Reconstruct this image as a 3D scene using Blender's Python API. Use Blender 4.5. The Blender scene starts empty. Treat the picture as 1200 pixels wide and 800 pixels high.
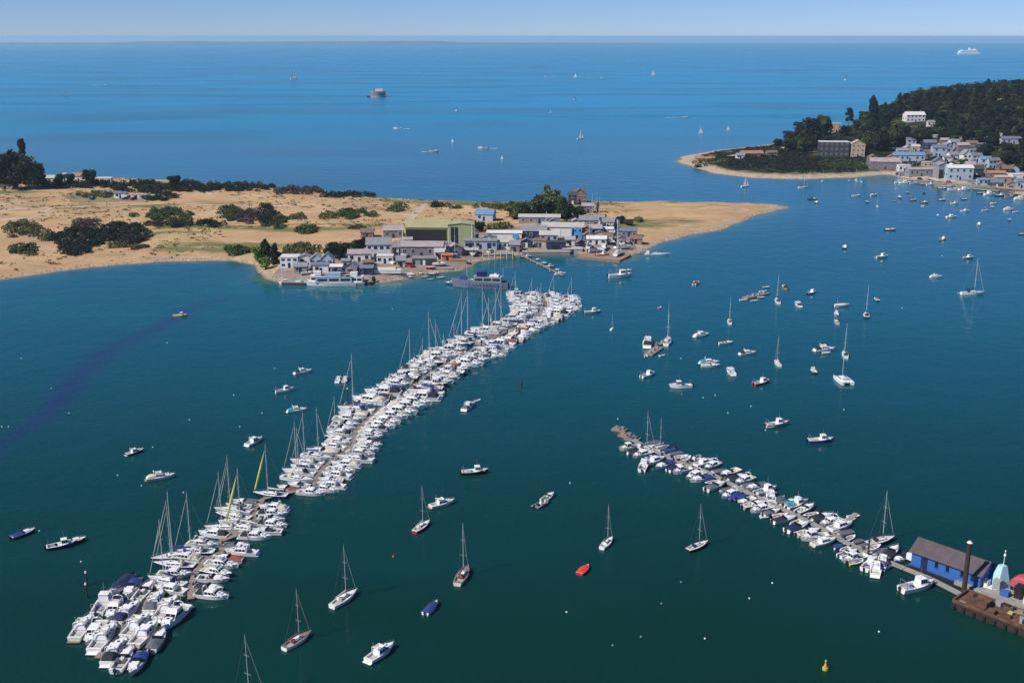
import bpy, math, random
import numpy as np
from mathutils import Vector, Matrix

scene = bpy.context.scene
col = scene.collection
R = math.radians

# ------------------------------------------------------------ camera
FPX, CH = 1287.0, 90.0                    # focal length in pixels of a 1200 px wide frame, eye height in metres
PITCH = math.atan((400 - 43) / FPX)
cam_d = bpy.data.cameras.new('camera'); cam = bpy.data.objects.new('camera', cam_d); col.objects.link(cam)
cam.location = (0, 0, CH); cam.rotation_euler = (math.pi/2 - PITCH, 0, 0)
cam_d.sensor_width = 36; cam_d.lens = FPX/1200*36; cam_d.clip_start = 1; cam_d.clip_end = 90000
scene.camera = cam

# ------------------------------------------------------------ light
SUN = Vector((-0.72, -0.42, 0.80)).normalized()
world = bpy.data.worlds.new('World'); scene.world = world; world.use_nodes = True
wn = world.node_tree; bg = wn.nodes['Background']
sky = wn.nodes.new('ShaderNodeTexSky'); sky.sky_type = 'NISHITA'; sky.sun_disc = False
sky.sun_elevation = math.asin(SUN.z); sky.sun_rotation = math.atan2(SUN.x, SUN.y)
sky.altitude = 1200; sky.air_density = 0.8; sky.dust_density = 0.0; sky.ozone_density = 6.0
tint = wn.nodes.new('ShaderNodeMix'); tint.data_type = 'RGBA'; tint.blend_type = 'MULTIPLY'; tint.inputs[0].default_value = 1
wn.links.new(sky.outputs[0], tint.inputs[6]); tint.inputs[7].default_value = (0.86, 0.99, 1.36, 1)
wn.links.new(tint.outputs[2], bg.inputs[0]); bg.inputs[1].default_value = 0.060
sd = bpy.data.lights.new('sun', 'SUN'); sd.energy = 4.0; sd.angle = R(0.5); sd.color = (1, 0.95, 0.88)
so = bpy.data.objects.new('sun', sd); col.objects.link(so)
so.rotation_euler = (-SUN).to_track_quat('-Z', 'Y').to_euler()
vs = scene.view_settings; vs.view_transform = 'Standard'; vs.look = 'None'; vs.exposure = 0.3; vs.gamma = 1; vs.use_curve_mapping = False
cy = scene.cycles
cy.use_denoising = True; cy.max_bounces = 6; cy.diffuse_bounces = 2; cy.glossy_bounces = 3; cy.transmission_bounces = 2
cy.volume_bounces = 1; cy.transparent_max_bounces = 4; cy.sample_clamp_indirect = 6
cy.caustics_reflective = False; cy.caustics_refractive = False

# ------------------------------------------------------------ geometry helpers
def ray(px, py):
    a = (px-600)/FPX; b = -(py-400)/FPX
    return Vector((a, math.cos(PITCH)+b*math.sin(PITCH), -math.sin(PITCH)+b*math.cos(PITCH)))
RE = 6.371e6
def seaz(x, y):
    d = math.hypot(x, y); return -max(0.0, d-1500)**2/(2*RE)
def P(px, py, z=None):
    """point of the water (or of the level z) seen at a photograph pixel"""
    r = ray(px, py); zz = 0.0 if z is None else z
    for _ in range(12):
        t = (zz-CH)/r.z
        if z is None: zz = seaz(r.x*t, r.y*t)
    return Vector((r.x*t, r.y*t, zz))
def ppm(p):   # photo pixels per metre at a point
    d = p - Vector((0, 0, CH)); f = Vector((0, math.cos(PITCH), -math.sin(PITCH)))
    return FPX/d.dot(f)

class MB:
    def __init__(s): s.v = []; s.f = []; s.m = []
    def add(s, vs_, fs, mi=0):
        o = len(s.v); s.v += [tuple(v) for v in vs_]; s.f += [tuple(i+o for i in f) for f in fs]; s.m += [mi]*len(fs); return s
    def frust(s, x0, x1, w0, z0, X0, X1, w1, z1, mi=0, cy_=0.0):
        v = [(x0,cy_-w0,z0),(x1,cy_-w0,z0),(x1,cy_+w0,z0),(x0,cy_+w0,z0),(X0,cy_-w1,z1),(X1,cy_-w1,z1),(X1,cy_+w1,z1),(X0,cy_+w1,z1)]
        return s.add(v, [(3,2,1,0),(4,5,6,7),(0,1,5,4),(1,2,6,5),(2,3,7,6),(3,0,4,7)], mi)
    def box(s, x0, x1, y0, y1, z0, z1, mi=0):
        return s.frust(x0, x1, (y1-y0)/2, z0, x0, x1, (y1-y0)/2, z1, mi, (y0+y1)/2)
    def tube(s, p0, p1, r, r1=None, n=6, mi=0):
        p0 = Vector(p0); p1 = Vector(p1); r1 = r if r1 is None else r1
        d = (p1-p0).normalized(); a = d.orthogonal().normalized(); b = d.cross(a)
        v = []
        for p, q in ((p0, r), (p1, r1)):
            for k in range(n):
                t = 2*math.pi*k/n; v.append(p + a*math.cos(t)*q + b*math.sin(t)*q)
        f = [(k, (k+1)%n, n+(k+1)%n, n+k) for k in range(n)] + [tuple(range(n))[::-1], tuple(range(n, 2*n))]
        return s.add(v, f, mi)
    def path(s, pts, r, n=5, mi=0):
        for a, b in zip(pts, pts[1:]): s.tube(a, b, r, n=n, mi=mi)
        return s
    def ell(s, c, r, nu=10, nv=6, mi=0):
        v = []; f = []
        for j in range(nv+1):
            t = math.pi*j/nv
            for i in range(nu):
                a = 2*math.pi*i/nu
                v.append((c[0]+r[0]*math.sin(t)*math.cos(a), c[1]+r[1]*math.sin(t)*math.sin(a), c[2]+r[2]*math.cos(t)))
        for j in range(nv):
            for i in range(nu):
                f.append((j*nu+i, (j+1)*nu+i, (j+1)*nu+(i+1)%nu, j*nu+(i+1)%nu))
        return s.add(v, f, mi)
    def build(s, name, mats, parent=None, smooth=False):
        me = bpy.data.meshes.new(name); me.from_pydata(s.v, [], s.f)
        for m in (mats if isinstance(mats, (list, tuple)) else [mats]): me.materials.append(m)
        me.polygons.foreach_set('material_index', s.m)
        if smooth: me.polygons.foreach_set('use_smooth', [True]*len(s.f))
        me.update()
        o = bpy.data.objects.new(name, me); col.objects.link(o); o.parent = parent
        return o
def tag(o, label=None, cat=None, group=None, kind=None):
    if label: o['label'] = label
    if cat: o['category'] = cat
    if group: o['group'] = group
    if kind: o['kind'] = kind
    return o
def empty(name, loc=(0,0,0), rz=0, label=None, cat=None, group=None):
    o = bpy.data.objects.new(name, None); col.objects.link(o); o.empty_display_size = 0.5
    o.location = loc; o.rotation_euler = (0,0,rz)
    return tag(o, label, cat, group)
KIDS = {}
def kids(o):
    if o.name not in KIDS: KIDS[o.name] = list(o.children)
    return KIDS[o.name]
def copy_tree(o, parent=None):
    c = o.copy(); col.objects.link(c); c.parent = parent
    for ch in kids(o): copy_tree(ch, c)
    return c
class Proto:
    """first use moves the original, later uses copy it"""
    def __init__(s, fn): s.fn = fn; s.o = None; s.n = 0
    def place(s, loc, rz, scale=1.0, label=None, group=None, cat=None, tilt=0.0):
        if s.o is None: s.o = s.fn(); r = s.o
        else: r = copy_tree(s.o)
        r.location = loc; r.rotation_euler = (tilt, 0, rz)
        r.scale = (scale,)*3 if not isinstance(scale, (tuple, list)) else scale
        for k, v in (('label', label), ('group', group), ('category', cat)):
            if v: r[k] = v
            elif k == 'group' and k in r: del r[k]
        return r

# ------------------------------------------------------------ materials
MATS = {}
def mat(name, c, rough=0.5, metal=0.0, var=0.0, scale=1.0, spec=0.5, bump=0.0, c2=None):
    if name in MATS: return MATS[name]
    m = bpy.data.materials.new(name); m.use_nodes = True; nt = m.node_tree; b = nt.nodes['Principled BSDF']
    b.inputs['Base Color'].default_value = (*c, 1); b.inputs['Roughness'].default_value = rough
    b.inputs['Metallic'].default_value = metal; b.inputs['Specular IOR Level'].default_value = spec
    if var or c2:
        tc = nt.nodes.new('ShaderNodeNewGeometry'); n = nt.nodes.new('ShaderNodeTexNoise'); n.inputs['Scale'].default_value = scale; n.inputs['Detail'].default_value = 5
        n.inputs['Roughness'].default_value = 0.65
        nt.links.new(tc.outputs['Position'], n.inputs['Vector'])
        rp = nt.nodes.new('ShaderNodeValToRGB'); rp.color_ramp.elements[0].position = 0.35; rp.color_ramp.elements[1].position = 0.68
        d = c2 or tuple(min(1, x*(1+var)) for x in c); l = c if c2 else tuple(x*(1-var) for x in c)
        rp.color_ramp.elements[0].color = (*l, 1); rp.color_ramp.elements[1].color = (*d, 1)
        nt.links.new(n.outputs['Fac'], rp.inputs[0]); nt.links.new(rp.outputs[0], b.inputs['Base Color'])
        if bump:
            bp = nt.nodes.new('ShaderNodeBump'); bp.inputs['Strength'].default_value = bump; bp.inputs['Distance'].default_value = 0.3
            nt.links.new(n.outputs['Fac'], bp.inputs['Height']); nt.links.new(bp.outputs[0], b.inputs['Normal'])
    MATS[name] = m; return m
white = mat('white_gelcoat', (.84,.84,.83), .3, var=.06, scale=1.3)
offwhite = mat('offwhite_gelcoat', (.70,.69,.65), .35, var=.1, scale=1.1)
greyhull = mat('grey_paint', (.30,.32,.34), .4, var=.1)
navy = mat('navy_paint', (.015,.025,.09), .25)
bluehull = mat('blue_paint', (.02,.06,.22), .3)
blackp = mat('black_paint', (.02,.02,.024), .4)
redp = mat('red_paint', (.48,.03,.025), .35, var=.15)
yellowp = mat('yellow_paint', (.62,.42,.06), .4, var=.1)
greenp = mat('green_paint', (.04,.14,.09), .4, var=.1)
tealp = mat('teal_canvas', (.02,.30,.34), .8, var=.15)
deckm = mat('deck_paint', (.80,.79,.77), .6, var=.12, scale=2)
teak = mat('teak_deck', (.27,.19,.13), .7, var=.25, scale=3)
cockm = mat('cockpit_sole', (.42,.40,.37), .7, var=.2, scale=2)
boot = mat('antifouling', (.02,.022,.03), .6)
bootred = mat('red_antifouling', (.16,.03,.025), .6)
glass = mat('dark_window', (.012,.016,.022), .08)
bluecv = mat('blue_canvas', (.02,.045,.20), .85, var=.2, scale=2)
navycv = mat('navy_canvas', (.012,.018,.07), .85, var=.2, scale=2)
greycv = mat('grey_canvas', (.11,.12,.14), .85, var=.2, scale=2)
blackcv = mat('black_canvas', (.02,.022,.028), .85)
redcv = mat('russet_canvas', (.25,.07,.045), .85, var=.2, scale=2)
creamcv = mat('cream_canvas', (.60,.56,.46), .85, var=.12, scale=2)
yellowcv = mat('yellow_sailcloth', (.72,.72,.16), .75, var=.1, scale=2)
alloy = mat('mast_alloy', (.62,.66,.64), .35, .3)
steel = mat('stainless_rail', (.5,.5,.5), .3, .8)
tubeg = mat('grey_hypalon', (.22,.23,.25), .6, var=.1)
orangep = mat('orange_paint', (.62,.16,.03), .5, var=.15)
rubber = mat('black_rubber', (.015,.015,.016), .8)
CANVAS = dict(red=mat('red_tarpaulin', (.62,.05,.035), .7, var=.12, scale=2), navy=navycv, blue=bluecv, grey=greycv, black=blackcv, russet=redcv, cream=creamcv, teal=tealp)
HULLS = dict(white=white, cream=offwhite, grey=greyhull, navy=navy, blue=bluehull, black=blackp, red=redp, yellow=yellowp, green=greenp)
# ------------------------------------------------------------ sea
def water_material():
    m = bpy.data.materials.new('sea_water'); m.use_nodes = True; nt = m.node_tree; N = nt.nodes; L = nt.links
    b = N['Principled BSDF']; geo = N.new('ShaderNodeNewGeometry'); sep = N.new('ShaderNodeSeparateXYZ'); L.new(geo.outputs['Position'], sep.inputs[0])
    def noise(scale, detail=3, vec=None, dist=0.0):
        n = N.new('ShaderNodeTexNoise'); n.inputs['Scale'].default_value = scale; n.inputs['Detail'].default_value = detail; n.inputs['Distortion'].default_value = dist
        L.new(vec or geo.outputs['Position'], n.inputs['Vector']); return n.outputs['Fac']
    def maprange(v, a, b_, c=0, d=1, smooth=True):
        r = N.new('ShaderNodeMapRange'); r.interpolation_type = 'SMOOTHSTEP' if smooth else 'LINEAR'
        for i, x in enumerate((a, b_, c, d)): r.inputs[1+i].default_value = x
        L.new(v, r.inputs[0]); return r.outputs[0]
    def math_(op, a, b_=None):
        n = N.new('ShaderNodeMath'); n.operation = op
        for i, x in enumerate((a, b_)):
            if x is None: continue
            if isinstance(x, (int, float)): n.inputs[i].default_value = x
            else: L.new(x, n.inputs[i])
        return n.outputs[0]
    def mix(f, a, b_):
        n = N.new('ShaderNodeMix'); n.data_type = 'RGBA'
        if isinstance(f, (int, float)): n.inputs[0].default_value = f
        else: L.new(f, n.inputs[0])
        for i, x in ((6, a), (7, b_)):
            if isinstance(x, tuple): n.inputs[i].default_value = (*x, 1)
            else: L.new(x, n.inputs[i])
        return n.outputs[2]
    # long stretched patches of wind on the open sea
    st = N.new('ShaderNodeMapping'); st.inputs['Scale'].default_value = (0.16, 1, 1); L.new(geo.outputs['Position'], st.inputs[0])
    st2 = N.new('ShaderNodeMapping'); st2.inputs['Scale'].default_value = (0.35, 1, 1); st2.inputs['Rotation'].default_value = (0, 0, .35); L.new(geo.outputs['Position'], st2.inputs[0])
    patch = noise(0.006, 5, st.outputs[0]); patch2 = noise(0.02, 4)
    wob = math_('ADD', sep.outputs[1], math_('MULTIPLY', math_('SUBTRACT', patch2, 0.5), 50.0))
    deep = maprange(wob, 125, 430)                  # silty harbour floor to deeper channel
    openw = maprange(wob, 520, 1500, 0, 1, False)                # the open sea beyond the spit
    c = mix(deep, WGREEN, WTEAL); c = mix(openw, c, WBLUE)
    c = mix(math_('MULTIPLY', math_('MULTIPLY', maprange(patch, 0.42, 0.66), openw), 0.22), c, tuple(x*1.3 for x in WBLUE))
    c = mix(math_('MULTIPLY', maprange(patch, 0.35, 0.5, 1, 0), 0.25), c, WTEAL)
    # a dark violet band mixed into the water colour of the inner harbour
    pts = [P(*q) for q in VIOLET_LINE]
    best = None
    w2 = noise(0.035, 4)
    for p, q in zip(pts, pts[1:]):
        # distance to the segment p-q
        d = q - p; ln = d.length; ux, uy = d.x/ln, d.y/ln
        ax = math_('SUBTRACT', sep.outputs[0], p.x); ay = math_('SUBTRACT', sep.outputs[1], p.y)
        t = math_('MINIMUM', math_('MAXIMUM', math_('ADD', math_('MULTIPLY', ax, ux), math_('MULTIPLY', ay, uy)), 0.0), ln)
        ex = math_('SUBTRACT', ax, math_('MULTIPLY', t, ux)); ey = math_('SUBTRACT', ay, math_('MULTIPLY', t, uy))
        dd = math_('SQRT', math_('ADD', math_('MULTIPLY', ex, ex), math_('MULTIPLY', ey, ey)))
        best = dd if best is None else math_('MINIMUM', best, dd)
    best = math_('ADD', best, math_('MULTIPLY', math_('SUBTRACT', w2, 0.5), 13.0))
    violet = maprange(best, -2.0, 7.5, 0.60, 0.0)
    c = mix(violet, c, (0.022, 0.014, 0.115))
    # pale shallows round the sand banks
    att = N.new('ShaderNodeAttribute'); att.attribute_name = 'shore_distance'
    sd_ = math_('ADD', att.outputs['Fac'], math_('MULTIPLY', math_('SUBTRACT', noise(0.05, 4), 0.5), 9.0))
    c = mix(maprange(sd_, 1.0, 26.0, 0.34, 0.0), c, (0.03, 0.17, 0.17)); c = mix(maprange(sd_, -1.0, 6.0, 0.55, 0.0), c, (0.17, 0.20, 0.14))
    # slicks and gust patches
    c = mix(math_('MULTIPLY', maprange(noise(0.009, 5, st2.outputs[0]), 0.47, 0.66), 0.35), c, (0.004, 0.066, 0.080))
    L.new(c, b.inputs['Base Color'])
    b.inputs['IOR'].default_value = 1.22; b.inputs['Specular IOR Level'].default_value = 0.5
    b.inputs['Specular Tint'].default_value = (0.42, 0.82, 1.0, 1)
    rough = N.new('ShaderNodeMath'); rough.operation = 'ADD'
    L.new(maprange(sep.outputs[1], 200, 1400, 0.06, 0.26), rough.inputs[0]); L.new(math_('MULTIPLY', math_('SUBTRACT', patch, 0.5), 0.10), rough.inputs[1])
    L.new(rough.outputs[0], b.inputs['Roughness'])
    h = math_('ADD', math_('MULTIPLY', noise(0.55, 3, None, .4), 0.10), math_('MULTIPLY', noise(0.12, 3), 0.28))
    bp = N.new('ShaderNodeBump'); bp.inputs['Distance'].default_value = 1.0; L.new(maprange(sep.outputs[1], 250, 2500, 0.7, 1.0), bp.inputs['Strength'])
    L.new(h, bp.inputs['Height']); L.new(bp.outputs[0], b.inputs['Normal'])
    return m
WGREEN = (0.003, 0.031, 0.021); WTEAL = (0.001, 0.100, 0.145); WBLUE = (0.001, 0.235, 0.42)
VIOLET_LINE = [(-30, 540), (0, 518), (45, 492), (75, 464), (95, 436), (128, 410), (175, 388), (215, 366), (262, 350)]
# ------------------------------------------------------------ land
def poly_sd(X, Y, poly):
    """signed distance to a polygon, positive inside (numpy arrays)"""
    d = np.full(X.shape, 1e9); ins = np.zeros(X.shape, bool)
    n = len(poly)
    for i in range(n):
        x0, y0 = poly[i]; x1, y1 = poly[(i+1)%n]
        ex, ey = x1-x0, y1-y0; t = np.clip(((X-x0)*ex+(Y-y0)*ey)/(ex*ex+ey*ey+1e-9), 0, 1)
        d = np.minimum(d, np.hypot(X-x0-t*ex, Y-y0-t*ey))
        c = ((y0 > Y) != (y1 > Y)) & (X < (x1-x0)*(Y-y0)/(y1-y0+1e-12)+x0)
        ins ^= c
    return np.where(ins, d, -d)
def vnoise(X, Y, s, seed=0):
    """smooth value noise, 0..1"""
    x = X/s; y = Y/s; xi = np.floor(x).astype(np.int64); yi = np.floor(y).astype(np.int64); fx = x-xi; fy = y-yi
    fx = fx*fx*(3-2*fx); fy = fy*fy*(3-2*fy)
    def hsh(a, b):
        h = (a*374761393 + b*668265263 + seed*974634777) & 0x7fffffff
        h = ((h ^ (h >> 13))*1274126177) & 0x7fffffff
        return ((h ^ (h >> 16)) & 0xffff)/65535.0
    return (hsh(xi, yi)*(1-fx)+hsh(xi+1, yi)*fx)*(1-fy) + (hsh(xi, yi+1)*(1-fx)+hsh(xi+1, yi+1)*fx)*fy
def W(pxs): return [(P(*q).x, P(*q).y) for q in pxs]
SPIT = [(-760, 330), (-420, 372)] + W([(0,328),(60,320),(130,312),(190,308),(270,306),(296,311),(306,327),(322,332),(400,334),(432,334),(470,330),(500,322),(535,317),(560,306),(596,301),(640,296),(672,297),(706,303),(728,306),(742,301),(762,290),(800,279),(840,269),(880,256),(908,249),(927,243),(904,239),(860,238),(780,236.5),(700,237),(600,237),(560,237),(500,235),(440,232),(380,226),(310,220),(250,216),(200,212),(130,208),(60,207),(0,206)]) + [(-520, 760), (-900, 800)]
HEAD = W([(793,189),(812,197),(840,204),(880,209),(940,210),(1000,208),(1040,205),(1056,209),(1080,211),(1110,214),(1150,218),(1175,222),(1200,230)]) + [(330, 610), (420, 590), (620, 620), (900, 700), (1000, 1300), (700, 1500), (420, 1330)] + W([(1000,150),(950,158),(925,166),(890,171),(850,175),(815,180),(797,184)])
def spit_h(X, Y):
    d = poly_sd(X, Y, SPIT) + (vnoise(X, Y, 14, 1)-.5)*5 + (vnoise(X, Y, 5, 2)-.5)*2
    up = 2.0*(1-np.exp(-np.maximum(d, 0)/9)) + (vnoise(X, Y, 30, 3)-.4)*1.6*np.clip(d/25, 0, 1) + (vnoise(X, Y, 9, 4)-.5)*.5*np.clip(d/12, 0, 1)
    return np.where(d > 0, up, np.maximum(d*0.14, -3))
def sst(a, b, x): t = np.clip((x-a)/(b-a), 0, 1); return t*t*(3-2*t)
def head_h(X, Y):
    d = poly_sd(X, Y, HEAD) + (vnoise(X, Y, 14, 5)-.5)*5
    A = HILL_TOP*sst(150, 560, X + (Y-1100)*.15)
    hill = A*sst(700, 1100, Y - (vnoise(X, Y, 60, 6)-.5)*50)*(1-0.5*sst(1150, 1450, Y)) * sst(0, 60, d)
    up = 2.4*(1-np.exp(-np.maximum(d, 0)/16)) + (vnoise(X, Y, 25, 7)-.4)*1.0*np.clip(d/25, 0, 1) + hill + hill*(vnoise(X, Y, 70, 8)-.5)*.22
    return np.where(d > 0, up, np.maximum(d*0.14, -3))
def sea_mesh():
    radii = [60.0]
    while radii[-1] < 44000:
        r = radii[-1]; radii.append(r + (6.5 if 330 < r < 1020 else max(6.5, r*.12)))
    n = 640; A = np.arange(n)*2*np.pi/n; Rr = np.array(radii)[:, None]
    X = (Rr*np.cos(A)).ravel(); Y = (Rr*np.sin(A)).ravel(); d = np.hypot(X, Y); Z = -np.maximum(0, d-1500)**2/(2*RE)
    X = np.append(X, 0); Y = np.append(Y, 0); Z = np.append(Z, 0); m = len(radii)
    f = [(j*n+k, (j+1)*n+k, (j+1)*n+(k+1)%n, j*n+(k+1)%n) for j in range(m-1) for k in range(n)] + [(m*n, k, (k+1)%n) for k in range(n)]
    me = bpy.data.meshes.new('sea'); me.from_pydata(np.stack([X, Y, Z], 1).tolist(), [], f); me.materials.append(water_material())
    near = (np.hypot(X, Y) > 300) & (np.hypot(X, Y) < 1300) & (Y > 200); sh = np.full(len(X), -1e3)
    sh[near] = np.maximum(poly_sd(X[near], Y[near], SPIT), poly_sd(X[near], Y[near], HEAD))
    depth = np.clip(-sh, 0, 200); at = me.attributes.new('shore_distance', 'FLOAT', 'POINT'); at.data.foreach_set('value', depth.astype(np.float32))
    me.polygons.foreach_set('use_smooth', [True]*len(f)); me.update()
    o = bpy.data.objects.new('sea', me); col.objects.link(o); tag(o, kind='structure')
sea_mesh()
HILL_TOP = 40.0
def ground_h(x, y):
    X = np.array([float(x)]); Y = np.array([float(y)])
    return max(float(spit_h(X, Y)[0]), float(head_h(X, Y)[0]), 0.0)
def G(px, py):
    """point of the land (or water) seen at a photograph pixel"""
    r = ray(px, py); t0 = (46-CH)/r.z if r.z < 0 else 300
    T = np.linspace(max(t0, 300.0), (0-CH)/r.z if r.z < -0.02 else 2200, 500)
    X = r.x*T; Y = r.y*T; Z = CH + r.z*T
    Hh = np.maximum(np.maximum(spit_h(X, Y), head_h(X, Y)), 0)
    k = np.argmax(Z <= Hh+0.02) if (Z <= Hh+0.02).any() else len(T)-1
    return Vector((X[k], Y[k], Hh[k]))
def terrain(name, hf, x0, x1, y0, y1, step, material):
    xs = np.arange(x0, x1+step, step); ys = np.arange(y0, y1+step, step)
    X, Y = np.meshgrid(xs, ys); Z = hf(X, Y)
    ok = Z > -1.6; ny, nx = X.shape
    idx = -np.ones(X.shape, int); keep = np.zeros(X.shape, bool)
    cell = ok[:-1,:-1] | ok[1:,:-1] | ok[:-1,1:] | ok[1:,1:]
    for a, b in ((0,0),(1,0),(0,1),(1,1)): keep[a:ny-1+a, b:nx-1+b] |= cell
    idx[keep] = np.arange(keep.sum())
    v = np.stack([X[keep], Y[keep], Z[keep]], 1)
    j, i = np.nonzero(cell)
    f = np.stack([idx[j,i], idx[j,i+1], idx[j+1,i+1], idx[j+1,i]], 1)
    me = bpy.data.meshes.new(name); me.from_pydata(v.tolist(), [], f.tolist()); me.materials.append(material)
    me.polygons.foreach_set('use_smooth', [True]*len(f)); me.update()
    o = bpy.data.objects.new(name, me); col.objects.link(o); tag(o, kind='structure'); return o
def land_material(name, sand, grass1, grass2, green, gthr, beach=(0.35, 1.1), gscale=.02, paths=()):
    m = bpy.data.materials.new(name); m.use_nodes = True; nt = m.node_tree; N = nt.nodes; L = nt.links
    b = N['Principled BSDF']; b.inputs['Roughness'].default_value = .95; b.inputs['Specular IOR Level'].default_value = .1
    geo = N.new('ShaderNodeNewGeometry'); sep = N.new('ShaderNodeSeparateXYZ'); L.new(geo.outputs['Position'], sep.inputs[0])
    def noise(sc, det=5, rgh=.6, stretch=None):
        n = N.new('ShaderNodeTexNoise'); n.inputs['Scale'].default_value = sc; n.inputs['Detail'].default_value = det; n.inputs['Roughness'].default_value = rgh
        if stretch:
            mp = N.new('ShaderNodeMapping'); mp.inputs['Scale'].default_value = stretch; L.new(geo.outputs['Position'], mp.inputs[0]); L.new(mp.outputs[0], n.inputs['Vector'])
        else: L.new(geo.outputs['Position'], n.inputs['Vector'])
        return n.outputs['Fac']
    def mr(v, a, c):
        r = N.new('ShaderNodeMapRange'); r.inputs[1].default_value = a; r.inputs[2].default_value = c; L.new(v, r.inputs[0]); return r.outputs[0]
    def mix(f, a, c):
        n = N.new('ShaderNodeMix'); n.data_type = 'RGBA'; L.new(f, n.inputs[0])
        for i, x in ((6, a), (7, c)):
            if isinstance(x, tuple): n.inputs[i].default_value = (*x, 1)
            else: L.new(x, n.inputs[i])
        return n.outputs[2]
    c = mix(mr(noise(gscale*1.5), .38, .62), grass1, grass2)
    c = mix(mr(noise(gscale*2.2, 6, .7, (.35, 1.5, 1)), .5, .66), c, (grass1[0]*.95, grass1[1]*.80, grass1[2]*.95))
    c = mix(mr(noise(gscale*5, 6, .75, (.4, 1.2, 1)), .54, .70), c, (grass1[0]*.55, grass1[1]*.52, grass1[2]*.5))
    c = mix(mr(noise(gscale*3, 4, .7, (.5, 1.2, 1)), .58, .70), c, tuple(min(1, x*1.25) for x in sand))
    c = mix(mr(noise(gscale*14, 6, .8), .54, .72), c, tuple(x*.55 for x in grass1))
    c = mix(mr(noise(gscale, 6, .65, (.5, 1.3, 1)), gthr, gthr+.06), c, green)
    add = N.new('ShaderNodeMath'); add.operation = 'MULTIPLY_ADD'; L.new(noise(.12, 4), add.inputs[0]); add.inputs[1].default_value = 1.0
    L.new(sep.outputs[2], add.inputs[2])
    c = mix(mr(add.outputs[0], beach[0]+.5, beach[1]+.5), mix(mr(noise(.5, 4), .45, .62), sand, tuple(x*.6 for x in sand)), c)
    c = mix(mr(sep.outputs[2], 0.02, 0.3), tuple(x*.42 for x in sand), c)
    L.new(c, b.inputs['Base Color'])
    bp = N.new('ShaderNodeBump'); bp.inputs['Strength'].default_value = .6; bp.inputs['Distance'].default_value = .4; L.new(noise(.7, 5), bp.inputs['Height']); L.new(bp.outputs[0], b.inputs['Normal'])
    return m
dune_m = land_material('dry_dune_grass', (.50,.38,.26), (.55,.375,.19), (.46,.295,.16), (.17,.17,.065), .555)
head_m = land_material('headland_ground', (.52,.41,.28), (.035,.035,.02), (.02,.028,.014), (.10,.085,.04), .60, beach=(1.15, 1.7))
terrain('spit_ground', spit_h, -720, 170, 340, 800, 3.0, dune_m)
terrain('headland_ground', head_h, 110, 960, 590, 1480, 5.0, head_m)

def sheet(name, pxs, material, lift=.05, step=2.5, edge=0.0):
    """a sheet of another ground laid over the land, following it"""
    pts = [G(*q) for q in pxs]; poly = [(p.x, p.y) for p in pts]
    x0, x1 = min(p[0] for p in poly), max(p[0] for p in poly); y0, y1 = min(p[1] for p in poly), max(p[1] for p in poly)
    xs = np.arange(x0-3, x1+3, step); ys = np.arange(y0-3, y1+3, step); X, Y = np.meshgrid(xs, ys)
    Z = np.maximum(spit_h(X, Y), head_h(X, Y)); d = poly_sd(X, Y, poly) + (vnoise(X, Y, 6, 9)-.5)*edge
    ok = (d > 0) & (Z > 0.15); cell = ok[:-1,:-1] & ok[1:,:-1] & ok[:-1,1:] & ok[1:,1:]
    nx = X.shape[1]; v = np.stack([X.ravel(), Y.ravel(), Z.ravel()+lift], 1)
    j, i = np.nonzero(cell); f = np.stack([j*nx+i, j*nx+i+1, (j+1)*nx+i+1, (j+1)*nx+i], 1)
    used = np.unique(f); rm = -np.ones(len(v), int); rm[used] = np.arange(len(used))
    me = bpy.data.meshes.new(name); me.from_pydata(v[used].tolist(), [], rm[f].tolist()); me.materials.append(material); me.update()
    o = bpy.data.objects.new(name, me); col.objects.link(o); return tag(o, kind='structure')
gravel = mat('yard_gravel', (.34,.27,.21), .95, c2=(.20,.15,.12), scale=.25, bump=.3)
path_m = mat('sandy_path', (.50,.40,.29), .95, var=.15, scale=.2)
tarmac = mat('grey_tarmac', (.16,.15,.15), .9, var=.2, scale=.3)
def strip(name, pxs, width, material, lift=.06):
    pts = [G(*q) for q in pxs]; mb = MB(); sm = []
    for a, b in zip(pts, pts[1:]):
        k = max(2, int((b-a).length/3)); sm += [a.lerp(b, i/k) for i in range(k)]
    sm.append(pts[-1])
    for i, p in enumerate(sm):
        d = (sm[min(i+1, len(sm)-1)] - sm[max(i-1, 0)]); d.z = 0; n = Vector((-d.y, d.x, 0)).normalized()
        for s in (-1, 0, 1):
            q = p + n*s*width/2; mb.v.append((q.x, q.y, ground_h(q.x, q.y)+lift))
    for i in range(len(sm)-1):
        for k in (0, 1): mb.f.append((i*3+k, i*3+k+1, (i+1)*3+k+1, (i+1)*3+k)); mb.m.append(0)
    return tag(mb.build(name, material), kind='structure')
sheet('yard_ground', [(312,326),(330,331),(430,333),(470,329),(500,321),(540,316),(565,303),(600,299),(640,295),(675,296),(712,302),(738,300),(756,290),(742,272),(716,262),(700,256),(640,262),(560,268),(470,278),(430,288),(380,300),(330,310)], gravel, edge=6)
strip('beach_path', [(476,262),(484,254),(492,246),(497,239)], 4, path_m)
strip('dune_track', [(0,246),(70,243),(160,240),(260,241),(380,243),(480,252)], 3.2, path_m)
strip('shore_path', [(20,268),(45,252),(60,244)], 2.4, path_m)
sheet('caravan_field', [(85,238),(180,236),(195,226),(70,228)], mat('mown_grass', (.30,.22,.12), .9, c2=(.2,.17,.08), scale=.06), edge=3)
sheet('village_ground', [(1046,204),(1100,210),(1150,216),(1198,226),(1215,200),(1180,190),(1120,172),(1075,168),(1040,180)], tarmac, step=4)
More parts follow.
